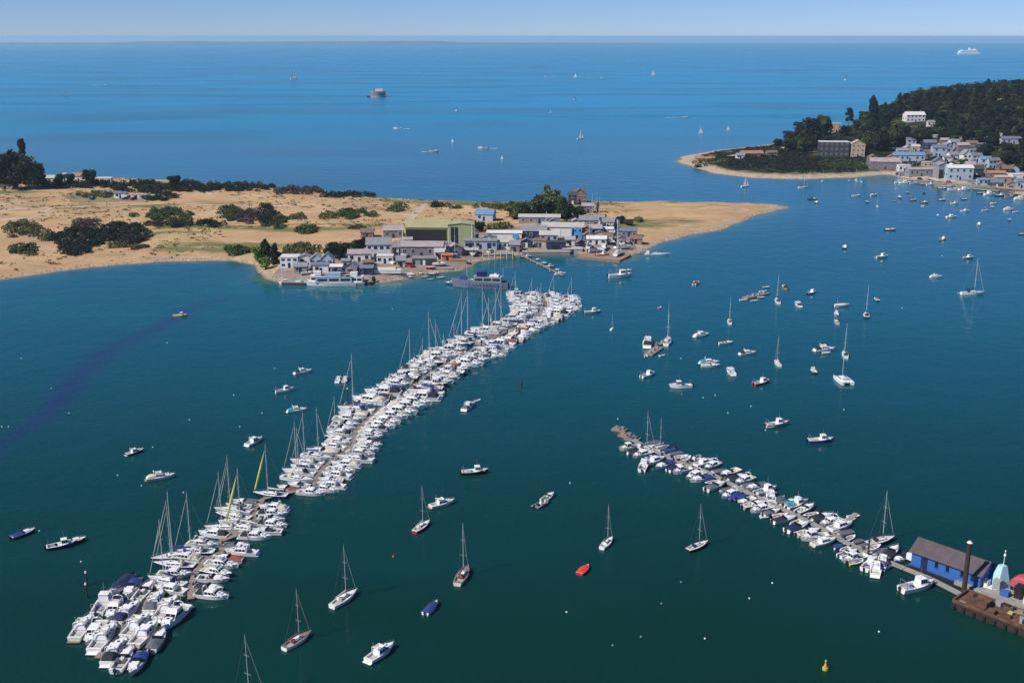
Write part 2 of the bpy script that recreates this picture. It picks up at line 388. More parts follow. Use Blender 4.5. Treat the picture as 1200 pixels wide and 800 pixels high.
# far low coast across the strait
def far_coast():
    mb = MB(); rnd = random.Random(5); pts = []
    for k in range(90):
        px = -200 + k*11.0
        D = 15000; x = (px-600)/FPX*D; env = math.sin(math.pi*min(1, max(0, (k+2)/92)))**.5
        hgt = 4 + env*(16 + 34*vnoise(np.array([k*1.0]), np.array([0.0]), 9, 3)[0] + 6*rnd.random())
        if px > 520: hgt *= max(.12, 1-(px-520)/300)
        pts.append((x, D, hgt))
    for x, D, h in pts:
        z = seaz(x, D)
        mb.v += [(x, D-900, z-3), (x, D-300, z+h*.55), (x, D+600, z+h), (x, D+2500, z+h*.6), (x, D+4000, z-3)]
    for k in range(len(pts)-1):
        for j in range(4): a = k*5+j; mb.f.append((a, a+5, a+6, a+1)); mb.m.append(0)
    tag(mb.build('far_hills', mat('far_coast_land', (.06,.075,.09), .95, c2=(.16,.16,.17), scale=.002), smooth=True), kind='structure')
far_coast()
def haze():
    mb = MB(); mb.box(-45500, 45500, -45500, 45500, seaz(44500, 9000)-20, 96.0)
    m = bpy.data.materials.new('sea_haze'); m.use_nodes = True; nt = m.node_tree; nt.nodes.remove(nt.nodes['Principled BSDF'])
    v = nt.nodes.new('ShaderNodeVolumePrincipled'); v.inputs['Color'].default_value = (0.68, 0.89, 1.0, 1); v.inputs['Density'].default_value = HAZE
    v.inputs['Anisotropy'].default_value = 0.2
    nt.links.new(v.outputs[0], nt.nodes['Material Output'].inputs['Volume'])
    o = mb.build('haze', m); tag(o, kind='stuff')
HAZE = 6.0e-5
haze()
# ------------------------------------------------------------ boats
def prof(t, B, stern=.88):
    return B/2*(stern+(1-stern)*min(1, t/.35))*(1 if t < .42 else max(0.03, 1-((t-.42)/.58)**2.3))
def hull_parts(root, L, B, h, hm, bm, dm=None, cockpit=(.06, .42), floor=.35, stern=.88, rake=.5, sheer=.32, wale=True):
    """hull, deck with a sunken cockpit; bow towards +x"""
    ts = [0, .06, .14, .25, .36, .48, .6, .7, .79, .87, .93, .975, 1.0]
    sh = lambda t: h*(1+sheer*t*t)
    mb = MB(); nsec = 9
    for t in ts:
        x = -L/2+L*t; b = prof(t, B, stern); z = sh(t); k = max(0, (t-.6)/.4)**2
        sec = [(b, z), (b*.985, z-.10), (b*(.93-.15*k), z*.5), (b*(.86-.25*k), .10), (b*(.45-.3*k), -.22), (0, -.35*(1-.8*k))]
        pts = sec + [(-y, q) for y, q in sec[-2::-1]]
        for y, q in pts: mb.v.append((x + rake*k*(q/h if q > 0 else q) - rake*k*.4, y, q))
    n = 11
    for j in range(len(ts)-1):
        for i in range(n-1):
            mb.f.append((j*n+i, j*n+i+1, (j+1)*n+i+1, (j+1)*n+i)); mb.m.append(1 if 3 <= i <= 6 else (0))
    mb.f.append(tuple(range(n))); mb.m.append(0)
    mb.f.append(tuple((len(ts)-1)*n+i for i in range(n))[::-1]); mb.m.append(0)
    hull = mb.build('hull', [hm, bm], root)
    if wale:
        w = MB(); 
        for s in (1, -1):
            pts = []
            for t in ts:
                k = max(0, (t-.6)/.4)**2; pts.append((-L/2+L*t+rake*k*.6, s*(prof(t, B, stern)+.012), sh(t)-.01))
            w.path(pts, .045, n=4)
        w.build('gunwale', mat('wale_strip', (.35,.34,.32), .5) if hm is not navy else white, hull)
    d = MB(); c0, c1 = cockpit; c1 = max(c1, c0+.02)
    st = sorted(set([0.0, c0, c0+.001, .14, .25, .36, c1, c1+.001, .48, .6, .7, .79, .87, .93, .975, 1.0])) if c1 > c0+.03 else ts
    for t in st:
        x = -L/2+L*t; b = prof(t, B, stern)*.985; z = sh(t)-.015; k = max(0, (t-.6)/.4)**2; x += rake*k*.6
        inside = c1 > c0+.03 and c0 < t <= c1
        if inside: bc = b-.22; pts = [(b, z), (bc, z+.02), (bc-.03, floor), (-bc+.03, floor), (-bc, z+.02), (-b, z)]
        else: pts = [(b, z), (b*.7, z+.04), (b*.35, z+.06), (-b*.35, z+.06), (-b*.7, z+.04), (-b, z)]
        for y, q in pts: d.v.append((x, y, q))
    for j in range(len(st)-1):
        ins = c1 > c0+.03 and c0 < st[j] and st[j+1] <= c1
        for i in range(5):
            d.f.append((j*6+i, (j+1)*6+i, (j+1)*6+i+1, j*6+i+1)); d.m.append(1 if (ins and i == 2) else 0)
    d.build('deck', [dm or deckm, cockm], root)
    return hull
def cabin_part(root, L, secs, name='cabin', m=white, band=None, roofm=None):
    """superstructure from (x_aft, x_fore, halfwidth, z) levels with a dark window band between two heights"""
    mb = MB()
    for a, b in zip(secs, secs[1:]): mb.frust(a[0], a[1], a[2], a[3], b[0], b[1], b[2], b[3])
    c = mb.build(name, [m], root)
    if band:
        z0, z1 = band; a = secs[0]; b = secs[1]
        f = lambda z: [a[i]+(b[i]-a[i])*(z-a[3])/(b[3]-a[3]) for i in range(3)]
        p, q = f(z0), f(z1); e = .02; w = MB()
        # side, front and rear panes with pillars between
        for s in (1, -1):
            n = 3
            for k in range(n):
                u0 = .04+k/n*.95; u1 = u0+.95/n-.05
                x00 = p[0]+(p[1]-p[0])*u0; x01 = p[0]+(p[1]-p[0])*u1; x10 = q[0]+(q[1]-q[0])*u0; x11 = q[0]+(q[1]-q[0])*u1
                v = [(x00, s*(p[2]+e), z0), (x01, s*(p[2]+e), z0), (x11, s*(q[2]+e), z1), (x10, s*(q[2]+e), z1)]
                v += [(x, y-s*.03, z) for x, y, z in v]
                w.add(v, [(0,1,2,3),(7,6,5,4),(0,4,5,1),(1,5,6,2),(2,6,7,3),(3,7,4,0)])
        for k in (-1, 1):
            y0, y1 = (.04, .92) if k > 0 else (-.92, -.04)
            v = [(p[1]+e, y0*p[2], z0), (p[1]+e, y1*p[2], z0), (q[1]+e, y1*q[2], z1), (q[1]+e, y0*q[2], z1)]
            v += [(x-.03, y, z) for x, y, z in v]; w.add(v, [(0,1,2,3),(7,6,5,4),(0,4,5,1),(1,5,6,2),(2,6,7,3),(3,7,4,0)])
        w.build('window', glass, root)
    return c
def rail(root, L, B, h, t0=.55, ht=.55, sheer=.32, rake=.5):
    mb = MB()
    for s in (1, -1):
        pts = []
        for i in range(7):
            t = t0+(1-t0)*i/6; k = max(0, (t-.6)/.4)**2
            p = (-L/2+L*t+rake*k*.6, s*prof(t, B)*.93, h*(1+sheer*t*t)); pts.append((p[0], p[1], p[2]+ht))
            mb.tube(p, pts[-1], .02, n=4)
        mb.path(pts, .025, n=4)
    mb.build('guard_rail', steel, root)
def outboard(root, L, y=0.0, z=.35, m=None):
    mb = MB(); x = -L/2
    mb.frust(x-.62, x-.12, .17, z+.25, x-.55, x-.16, .12, z+.78, cy_=y); mb.frust(x-.46, x-.2, .08, -.35, x-.5, x-.15, .1, z+.25, cy_=y); mb.box(x-.14, x+.04, y-.12, y+.12, z-.05, z+.3)
    mb.build('outboard_motor', m or blackp, root)
def canopy(root, x0, x1, w, z0, z1, m, name='canopy'):
    mb = MB(); n = 6; sec = []
    for i in range(n+1):
        t = i/n; x = x0+(x1-x0)*t; z = z1-(z1-z0)*(abs(t-.55)/.55)**3*.7
        for (yy, zz) in ((-w, z0), (-w*.92, z0+(z-z0)*.75), (-w*.55, z), (w*.55, z), (w*.92, z0+(z-z0)*.75), (w, z0)): mb.v.append((x, yy, zz))
    for j in range(n):
        for i in range(5): mb.f.append((j*6+i, (j+1)*6+i, (j+1)*6+i+1, j*6+i+1)); mb.m.append(0)
    mb.f += [tuple(range(6)), tuple(n*6+i for i in range(6))[::-1]]; mb.m += [0, 0]
    mb.build(name, m, root)
def cover(root, L, B, h, t0, t1, m, ridge=.45, sheer=.32):
    """a fitted tarpaulin with a raised ridge over the cockpit"""
    mb = MB(); n = 8
    for i in range(n+1):
        t = t0+(t1-t0)*i/n; x = -L/2+L*t; b = prof(t, B)+.05; z = h*(1+sheer*t*t); r = z+ridge*math.sin(math.pi*min(1, max(0, (i+.6)/(n+1))))**.7
        for yy, zz in ((-b, z-.14), (-b*.98, z+.05), (-b*.45, z+(r-z)*.7), (0, r), (b*.45, z+(r-z)*.7), (b*.98, z+.05), (b, z-.14)): mb.v.append((x, yy, zz))
    for j in range(n):
        for i in range(6): mb.f.append((j*7+i, (j+1)*7+i, (j+1)*7+i+1, j*7+i+1)); mb.m.append(0)
    mb.f += [tuple(range(7)), tuple(n*7+i for i in range(7))[::-1]]; mb.m += [0, 0]
    mb.build('cockpit_cover', m, root)

def make_cruiser(hm, cv, fly=True):
    r = empty('motor_cruiser', cat='motor boat'); L, B, h = 9.0, 3.1, 1.05
    H = HULLS[hm]; hull_parts(r, L, B, h, H, boot, cockpit=(.05, .34), floor=.5)
    cabin_part(r, L, [(-1.55, 2.4, 1.22, 1.05), (-1.45, 1.0, 1.05, 2.1), (-1.4, .9, .98, 2.2)], band=(1.35, 1.98))
    t = MB(); t.frust(.6, 3.5, 1.0, 1.1, .9, 2.9, .75, 1.62); t.build('fore_cabin', white, r)
    hb = MB(); hb.box(2.0, 2.5, -.26, .26, 1.56, 1.66); hb.build('hatch', glass, r)
    if fly:
        f = MB()
        for s in (1, -1): f.box(-1.5, .55, s*.95-.05, s*.95+.05, 2.2, 2.62)
        f.frust(.4, .62, .98, 2.2, .3, .45, .9, 2.75); f.box(-.9, -.4, -.7, .7, 2.2, 2.6, 1); f.build('flybridge', [white, creamcv], r)
    a = MB(); 
    for s in (1, -1): a.path([(-1.7, s*1.15, 1.2), (-1.9, s*1.05, 2.7), (-1.95, s*.8, 2.95)], .07, n=5)
    a.tube((-1.95, -.8, 2.95), (-1.95, .8, 2.95), .07, n=5); a.ell((-1.95, 0, 3.08), (.3, .3, .12)); a.tube((-1.95, .4, 2.95), (-2.05, .4, 4.3), .02, n=4); a.build('radar_arch', white, r)
    if cv: canopy(r, -4.1, -1.5, 1.22, 1.1, 2.0, CANVAS[cv])
    rail(r, L, B, h)
    p = MB(); p.box(-5.1, -4.45, -1.25, 1.25, .22, .32); p.build('swim_platform', white if hm != 'cream' else teak, r)
    s = MB(); s.box(-4.25, -3.75, -1.05, 1.05, .5, .95); s.build('stern_seat', creamcv, r)
    return r
def make_day(hm, cv, full=False):
    r = empty('day_boat', cat='motor boat'); L, B, h = 6.4, 2.35, .78
    hull_parts(r, L, B, h, HULLS[hm], boot, cockpit=(.05, .5), floor=.28)
    if full: cover(r, L, B, h, .02, .9, CANVAS[cv], .5)
    else:
        c = MB(); c.frust(.25, 2.3, .82, .82, .45, 1.8, .6, 1.2); c.build('cuddy', white, r)
        w = MB(); w.frust(-.1, .55, .9, .95, -.2, .1, .75, 1.45); w.build('windscreen', glass, r)
        if cv: cover(r, L, B, h, .03, .52, CANVAS[cv], .5)
        else:
            sm_ = creamcv if hm != 'white' else greycv
            for y in (-.5, .5): s = MB(); s.box(-.9, -.45, y-.24, y+.24, .28, .75); s.box(-1.0, -.88, y-.24, y+.24, .6, 1.15); s.build('seat', sm_, r)
            s = MB(); s.box(-2.7, -2.3, -.8, .8, .28, .68); s.build('stern_bench', sm_, r)
            hh = MB(); hh.frust(-.45, .0, .3, .28, -.4, -.05, .26, 1.1); hh.build('console', white, r)
    outboard(r, L, 0, .4)
    rail(r, L, B, h, .6, .4)
    return r
def make_fish(hm, cv=None):
    r = empty('fishing_boat', cat='fishing boat'); L, B, h = 7.2, 2.6, .95
    hull_parts(r, L, B, h, HULLS[hm], bootred if hm in ('blue', 'white') else boot, cockpit=(.04, .52), floor=.35, sheer=.45)
    cabin_part(r, L, [(.1, 1.9, .92, .95), (.15, 1.5, .8, 2.25), (.0, 1.55, .86, 2.33)], name='wheelhouse', band=(1.5, 2.12))
    c = MB(); c.frust(1.7, 2.9, .75, 1.05, 1.8, 2.6, .5, 1.4); c.build('fore_cabin', white, r)
    g = MB()
    for s in (1, -1): g.path([(-3.1, s*1.0, .95), (-3.1, s*.95, 2.3)], .05, n=5)
    g.tube((-3.1, -.95, 2.3), (-3.1, .95, 2.3), .05, n=5); g.build('gantry', steel, r); g = MB(); g.tube((.8, 0, 2.3), (.7, 0, 4.4), .04, n=5); g.tube((.75, -.35, 3.4), (.75, .35, 3.4), .03, n=4); g.build('mast', steel, r)
    b = MB(); b.box(-2.3, -1.2, -.6, .1, .35, .8); b.box(-1.0, -.4, .2, .8, .35, .7, 1); b.build('engine_box', [greyhull, orangep if hm == 'blue' else bluecv], r)
    if cv: cover(r, L, B, h, .05, .5, CANVAS[cv], .6)
    outboard(r, L, 0, .5); rail(r, L, B, h, .62, .45)
    return r
def make_yacht(hm, sc, foresail=None, spray=True):
    r = empty('sailing_yacht', cat='sailing yacht'); L, B, h = 9.4, 3.0, 1.0
    hull_parts(r, L, B, h, HULLS[hm], bootred if hm == 'white' and sc == 'blue' else boot, cockpit=(.09, .34), floor=.55, stern=.72, rake=.9, sheer=.22, dm=deckm if sc != 'russet' else teak)
    cabin_part(r, L, [(-1.5, 2.3, .92, 1.0), (-1.4, 1.7, .74, 1.48), (-1.3, 1.5, .6, 1.53)], name='coachroof', band=(1.12, 1.38))
    hb = MB(); hb.box(.9, 1.35, -.24, .24, 1.54, 1.6); hb.build('hatch', glass, r); hb = MB(); hb.box(-1.35, -.75, -.3, .3, 1.54, 1.62); hb.build('companionway', glass, r)
    m = MB(); m.tube((.9, 0, 1.5), (.86, 0, 15.2), .105, .075, n=6)
    for z, w in ((6.2, .95), (10.6, .7)): m.tube((.88, -w, z), (.88, w, z), .035, n=4)
    m.tube((.86, 0, 15.2), (.75, 0, 15.8), .02, n=4); m.build('mast', alloy, r)
    g = MB()
    for s in (1, -1): g.path([(.7, s*1.38, 1.1), (.88, s*.95, 6.2), (.88, s*.7, 10.6), (.86, 0, 14.8)], .012, n=3)
    g.tube((-4.6, 0, 1.1), (.8, 0, 15.1), .012, n=3); g.tube((4.9, 0, 1.25), (.9, 0, 14.6), .012, n=3); g.build('rigging', steel, r)
    f = MB(); fs = yellowcv if foresail == 'yellow' else (bluecv if foresail == 'blue' else creamcv)
    rr = .30 if foresail == 'yellow' else .06
    f.tube((4.62, 0, 2.0), (2.6, 0, 8.6), rr*.75, rr, n=7); f.tube((2.6, 0, 8.6), (1.15, 0, 13.6), rr, .04, n=7); f.build('furled_foresail', fs, r)
    b = MB(); b.tube((.85, 0, 2.35), (-3.0, 0, 2.3), .06, n=6); bo = b.build('boom', alloy, r)
    c = MB(); n = 8
    for i in range(n):
        t0, t1 = i/n, (i+1)/n; c.tube((.8-3.7*t0, 0, 2.62-.22*t0), (.8-3.7*t1, 0, 2.62-.22*t1), .24*(1-.45*t0)+.02, .24*(1-.45*t1)+.02, n=7)
    c.build('sail_cover', CANVAS[sc], r)
    if spray: canopy(r, -2.0, -1.2, .85, 1.1, 1.95, CANVAS[sc], 'spray_hood')
    t = MB(); t.tube((-4.1, 0, .55), (-4.0, 0, 1.5), .05, n=5); t.tube((-3.95, -.42, 1.35), (-3.95, .42, 1.35), .04, n=5); t.path([(-4.6, -.9, 1.0), (-4.6, -.9, 1.6), (-4.6, .9, 1.6), (-4.6, .9, 1.0)], .025, n=4); t.build('wheel_post', steel, r)
    rail(r, L, B, h, .3, .55, sheer=.22, rake=.9)
    return r
def make_dinghy(hm, motor=True, cv=None):
    r = empty('dinghy', cat='dinghy'); L, B, h = 3.4, 1.5, .42
    hull_parts(r, L, B, h, HULLS[hm], HULLS[hm], cockpit=(.04, .86), floor=.08, rake=.25, wale=False)
    if cv: cover(r, L, B, h, .02, .93, CANVAS[cv], .22)
    else:
        s = MB()
        for x in (-1.1, -.1, .8): s.box(x-.13, x+.13, -.52, .52, .3, .34)
        s.build('thwart', teak, r)
    if motor: outboard(r, L, 0, .15)
    return r
def make_rib(tm, name='inflatable_boat'):
    r = empty(name, cat='inflatable boat'); L = 5.6; tb = MB()
    for s in (1, -1): tb.path([(-2.8, s*.95, .42), (1.0, s*.95, .45), (2.0, s*.72, .55), (2.6, s*.35, .66), (2.75, 0, .7)], .25, n=8)
    tb.build('tube', tm, r, smooth=True)
    f = MB(); f.frust(-2.4, 1.9, .8, .05, -2.4, 2.3, .85, .3); f.build('hull', greyhull, r)
    c = MB(); c.frust(-.4, .3, .34, .3, -.3, .1, .3, 1.15); c.build('console', white, r)
    s = MB(); s.box(-1.5, -.75, -.32, .32, .3, .8); s.box(-1.6, -1.45, -.32, .32, .7, 1.1); s.build('seat', blackcv, r)
    outboard(r, 5.2, 0, .45); return r
def make_cat():
    r = empty('catamaran', cat='catamaran')
    for s in (1, -1):
        h = MB()
        for t in (0, .1, .3, .6, .85, 1):
            x = -5+10.5*t; w = .62*(1-max(0, (t-.5)/.5)**2)+.06
            for y, z in ((w, 1.3), (w*.9, .1), (w*.4, -.3), (-w*.4, -.3), (-w*.9, .1), (-w, 1.3)): h.v.append((x, s*2.1+y, z))
        for j in range(5):
            for i in range(5): h.f.append((j*6+i, j*6+i+1, (j+1)*6+i+1, (j+1)*6+i)); h.m.append(0)
            h.f.append((j*6+5, j*6, (j+1)*6, (j+1)*6+5)); h.m.append(0)
        h.f += [tuple(range(6)), tuple(30+i for i in range(6))[::-1]]; h.m += [0, 0]; h.build('hull', white, r)
    d = MB(); d.box(-4.4, 2.4, -1.6, 1.6, .8, 1.28); d.build('bridge_deck', deckm, r)
    cabin_part(r, 10, [(-2.0, 2.2, 1.9, 1.28), (-1.9, 1.4, 1.55, 2.15), (-2.6, 1.2, 1.5, 2.22)], band=(1.5, 2.02))
    m = MB(); m.tube((1.2, 0, 2.2), (1.1, 0, 14), .12, .09); m.build('mast', alloy, r)
    b = MB(); b.tube((1.1, 0, 3.0), (-3.4, 0, 3.0), .2, .14, n=7); b.build('sail_cover', bluecv, r)
    n_ = MB(); n_.box(2.5, 5.1, -1.5, 1.5, 1.22, 1.25); n_.build('trampoline', mat('net_grey', (.12,.12,.12), .9), r)
    return r
PR = {}
def boat(kind, *a, **k):
    key = (kind,) + a + tuple(sorted(k.items()))
    if key not in PR:
        fn = dict(cruiser=make_cruiser, day=make_day, fish=make_fish, yacht=make_yacht, dinghy=make_dinghy, rib=make_rib, cat=make_cat)[kind]
        PR[key] = Proto(lambda: fn(*a, **k))
    return PR[key]
LEN = dict(cruiser=9.4, day=6.6, fish=7.4, yacht=9.6, dinghy=3.5, rib=5.6, cat=10.5)
LAND = []       # (short name, x, y) of things the smaller ones are described by
USED = {}
def rel_label(look, x, y, name=None):
    """adds to the look where the thing lies by a labelled neighbour, until the label is its own"""
    c = sorted(LAND, key=lambda q: (q[1]-x)**2+(q[2]-y)**2)
    for short, lx, ly in c[:10]:
        dx, dy = x-lx, y-ly; dist = math.hypot(dx, dy)
        if dist < .5: continue
        if abs(dy) > abs(dx)*1.3: w = ['just beyond', 'well beyond'] if dy > 0 else ['just in front of', 'well in front of']
        else: w = ['close beside', 'seaward of'] if dx > 0 else ['inshore beside', 'inshore of']
        for q in (w if dist < 40 else w[::-1]):
            s = f'{look} {q} {short}'
            if s not in USED and len(s.replace('-', '_').split()) <= 16: return s
    s = look + ' lying apart on open water'; k = 0
    return s
HD = R(58)
random.seed(11)
def put(px, py, kind, a=(), L=None, hd=None, label=None, short=None, group='boats lying on their own moorings', **k):
    """px, py: photo pixel of the middle of the waterline"""
    p = P(px, py); L = L*(.82 if group == 'small craft on the dinghy pontoon' or group == 'boats berthed on the long raft' else (.78 if py > 500 else (.72 if py > 300 else .64))); sc = L/LEN[kind]
    hd = HD + R(random.uniform(-9, 9)) if hd is None else R(hd)
    o = boat(kind, *a, **k).place(p, hd, sc, label, group)
    if short: LAND.append((short, p.x, p.y))
    if label: assert label not in USED, label; USED[label] = 1
    return o
# ---- boats lying singly on their moorings, near to far
put(446,767,'cruiser',('white',None),L=7.6,hd=55,label='white motor cruiser with open dark cockpit at its stern, lowest on the water',short='the open white cruiser')
put(505,714,'day',('white','blue',True),L=5.4,hd=66,label='small white boat under a full bright blue cover',short='the blue-covered boat')
put(684,669,'dinghy',('red',False,'red'),L=4.6,hd=60,label='small bright red boat under red cover, alone on dark water',short='the small red boat')
put(403,704,'yacht',('white','cream'),L=7.9,hd=58,label='all-white sailing yacht with a tall straight mast, beyond the open white cruiser',short='the all-white yacht')
put(348,753,'yacht',('white','russet'),L=7.2,hd=56,label='white sailing yacht with russet sail cover and slanting rigging',short='the russet-covered yacht')
put(542,677,'yacht',('cream','russet'),L=8.0,hd=75,label='cream sailing yacht with brown teak deck, between blue-covered boat and pink-hulled yacht',short='the teak-decked yacht')
put(494,619,'yacht',('red','cream'),L=6.8,hd=62,label='sailing yacht with pinkish red hull and cream deck',short='the pink-hulled yacht')
put(518,592,'cruiser',('cream',None),L=7.2,hd=33,label='cream motor cruiser with flybridge beyond the pink-hulled yacht',short='the cream cruiser')
put(556,555,'fish',('black',),L=7.3,hd=8,label='black-hulled fishing boat with white wheelhouse, alone in mid channel',short='the black-hulled fishing boat')
put(634,592,'rib',(tubeg,),L=5.4,hd=50,label='grey inflatable boat rafted to a white day boat',short='the grey inflatable')
put(642,584,'day',('white',None),L=5.6,hd=58,label='open white day boat rafted outside a grey inflatable')
put(711,638,'yacht',('white','grey',None,False),L=6.2,hd=62,label='small white sailing yacht beyond the small red boat',short='the small white sloop')
put(817,642,'yacht',('black','navy'),L=6.9,hd=40,label='dark-hulled sailing yacht with short mast and stern gantry',short='the dark yacht')
put(549,478,'cruiser',('white','grey'),L=8.2,hd=68,label='white motor cruiser with grey canopy passing the middle of the long raft',short='the grey-canopied cruiser')
put(559,470,'dinghy',('white',True,None),L=3.2,hd=40,label='white tender tied beside the cruiser with the grey canopy')
put(72,641,'fish',('navy',),L=6.6,hd=25,label='navy fishing boat with white wheelhouse and mast, moored off the near raft',short='the navy fishing boat')
put(84,637,'day',('navy',None),L=6.4,hd=35,label='navy open boat with white bow rafted to a navy fishing boat')
put(27,627,'day',('navy','blue'),L=5.9,hd=50,label='navy day boat with blue cockpit cover near the dark violet band',short='the navy day boat')
put(158,531,'cruiser',('navy',None),L=5.6,hd=48,label='small dark-hulled motor cruiser with white cabin beyond the near raft',short='the small dark cruiser')
put(188,561,'cruiser',('cream','cream'),L=7.6,hd=22,label='broad cream motor cruiser with flybridge and cream canopy',short='the broad cream cruiser')
put(298,519,'cruiser',('white',None),L=6.9,hd=62,label='white motor cruiser moored beyond the tall masts of the raft',short='the white cruiser off the raft')
put(355,437,'cruiser',('white','black'),L=7.2,hd=32,label='white motor cruiser with black canopy, farthest out of three in the inner harbour',short='the black-canopied cruiser')
put(333,459,'fish',('white',),L=7.0,hd=30,label='white fishing boat with tall wheelhouse in the inner harbour',short='the tall white fishing boat')
put(348,482,'cruiser',('white','teal'),L=6.9,hd=20,label='white motor cruiser with pale blue-green canopy in the inner harbour',short='the teal-canopied cruiser')
put(397,446,'cruiser',('white',None),L=6.2,hd=85,label='white motor cruiser stern-on, one of a rafted pair off the raft',short='the rafted pair')
put(405,446,'cruiser',('cream',None),L=6.2,hd=85,label='cream motor cruiser rafted seaward beside a white one')
put(211,371,'fish',('yellow',),L=6.6,hd=5,label='small yellow and green workboat alone in the inner harbour',short='the yellow workboat')
put(694,367,'fish',('grey',),L=8.0,hd=10,label='grey workboat with dark hull by the far tip of the long raft',short='the grey workboat')
put(717,386,'yacht',('white','grey',None,False),L=4.2,hd=70,label='tiny white sailing boat under way in the channel',short='the tiny sailing boat')
put(726,325,'fish',('cream',),L=13.0,hd=12,label='long cream fishing vessel with tan wheelhouse off the boatyard slipway',short='the long cream vessel')
put(734,318,'day',('yellow',None),L=6.5,hd=10,label='yellow open boat lying beyond the long cream fishing vessel')
put(759,404,'cruiser',('white','black'),L=12.5,hd=80,label='large white motor yacht with black windows on the middle mooring raft',short='the large motor yacht')
put(782,402,'yacht',('white','cream'),L=10.5,hd=75,label='white sailing yacht with very tall mast on the middle mooring raft',short='the very tall-masted yacht')
put(759,441,'fish',('white',),L=7.2,hd=40,label='white fishing boat in front of the large motor yacht',short='the fishing boat by the motor yacht')
put(798,454,'fish',('white',),L=8.4,hd=185,label='white cuddy boat with small cabin heading inshore',short='the cuddy boat')
put(806,453,'dinghy',('grey',False,None),L=3.4,hd=5,label='grey tender towed behind the white cuddy boat')
put(822,394,'cruiser',('white','cream'),L=8.0,hd=30,label='white motor cruiser with cream canopy and tall flybridge',short='the cream-canopied cruiser')
put(850,403,'day',('white',None),L=6.8,hd=15,label='low open white day boat beyond the rafted white pair',short='the low day boat')
put(855,378,'yacht',('white','grey'),L=7.4,hd=82,label='white sailing yacht with slim grey sail cover beyond the low day boat',short='the slim grey yacht')
put(876,415,'cruiser',('white','black',False),L=7.4,hd=15,label='white motor cruiser without flybridge, black canopy over its stern',short='the black-sterned cruiser')
put(831,426,'cruiser',('white','teal',False),L=8.0,hd=4,label='white motor cruiser rafted beyond a cream one, pale teal canopy',short='the rafted cruisers')
put(832,430,'day',('cream',None),L=7.6,hd=4,label='cream day boat rafted in front of a teal-canopied cruiser')
put(856,437,'cruiser',('white',None),L=8.2,hd=96,label='white motor cruiser seen bow-on between the rafted pair and red-hulled boat',short='the bow-on cruiser')
put(892,450,'fish',('red',),L=7.6,hd=30,label='bright red-hulled fishing boat with white wheelhouse',short='the red-hulled fishing boat')
put(911,427,'yacht',('white','cream',None,False),L=7.2,hd=92,label='narrow white sailing yacht seen end-on beyond the red-hulled boat',short='the end-on yacht')
put(910,499,'fish',('grey',),L=8.2,hd=15,label='grey fishing boat with brown cabin between pontoon and red-hulled boat',short='the grey fishing boat')
put(903,501,'dinghy',('grey',False,None),L=3,hd=10,label='small pale tender tied at the bow of a grey fishing boat')
put(961,518,'fish',('blue',),L=7.6,hd=5,label='blue fishing boat with light blue wheelhouse beyond the pontoon',short='the blue fishing boat')
put(988,447,'cat',(),L=9.6,hd=95,label='broad white catamaran moored beyond the blue fishing boat',short='the catamaran')
put(990,417,'yacht',('white','navy'),L=8.4,hd=80,label='white sailing yacht with navy sail cover just beyond the catamaran',short='the navy-covered yacht')
put(966,411,'cruiser',('white','black'),L=9.2,hd=10,label='white motor cruiser with black canopy and wide white roof',short='the wide-roofed cruiser')
put(968,414,'dinghy',('white',True,None),L=4,hd=10,label='white tender in front of the wide-roofed white cruiser')
put(953,436,'fish',('black',),L=5.8,hd=90,label='small black fishing boat seen end-on by the catamaran',short='the small black boat')
put(911,354,'yacht',('white','black'),L=8.8,hd=85,label='white sailing yacht with black spray hood beside the dinghy pontoon',short='the black-hooded yacht')
put(920,338,'day',('yellow','black'),L=7.0,hd=100,label='yellow day boat with dark cover beyond the black-hooded yacht',short='the yellow day boat')
put(935,358,'cruiser',('white','blue'),L=7.6,hd=95,label='white motor cruiser with blue canopy seen stern-on',short='the blue-canopied cruiser')
put(951,344,'fish',('navy',),L=6.8,hd=40,label='small navy fishing boat with low wheelhouse beyond the blue-canopied cruiser',short='the small navy boat')
put(986,359,'day',('white','cream',True),L=7.8,hd=8,label='white boat under full cream cover among the rafted group',short='the cream-covered boat')
put(980,369,'fish',('grey',),L=6.2,hd=75,label='grey fishing boat rafted between covered boat and little yacht')
put(980,378,'yacht',('cream','russet',None,False),L=6.8,hd=88,label='cream sailing yacht with russet cover, near end of rafted group',short='the little cream yacht')
put(1015,371,'yacht',('black','black'),L=9.0,hd=75,label='black sailing yacht with black spray hood and tall mast',short='the black yacht')
put(1027,352,'day',('navy',None),L=5.4,hd=90,label='tiny dark boat with white deck beyond the black yacht',short='the tiny dark boat')
put(1139,345,'yacht',('white','navy'),L=11.6,hd=3,label='large white sailing yacht broadside with navy cover, farthest out on its side',short='the large broadside yacht')
put(1126,344,'dinghy',('grey',False,None),L=3.4,hd=5,label='grey tender tied at the stern of the broadside yacht')
put(1097,325,'cruiser',('white','cream',False),L=6.8,hd=5,label='small white cruiser with cream canopy near the large broadside yacht',short='the small canopied cruiser')
put(1134,303,'fish',('grey',),L=7.2,hd=12,label='grey fishing boat beyond the large broadside yacht',short='the far grey boat')
put(1105,281,'fish',('navy',),L=7.6,hd=35,label='navy-hulled boat with white wheelhouse off the village',short='the navy boat off the village')
put(1043,270,'day',('navy','cream'),L=8.2,hd=5,label='dark day boat with cream cover in mid anchorage',short='the mid-anchorage day boat')
put(1033,302,'fish',('cream',),L=8.6,hd=20,label='cream fishing boat with dark hull shadow in mid anchorage',short='the cream fishing boat')
put(990,291,'fish',('black',),L=7.4,hd=60,label='black fishing boat with pale wheelhouse off the sandbank tip',short='the black boat off the sandbank')
put(1003,230,'day',('white',None),L=8.6,hd=3,label='low white day boat off the headland beach',short='the low boat off the beach')
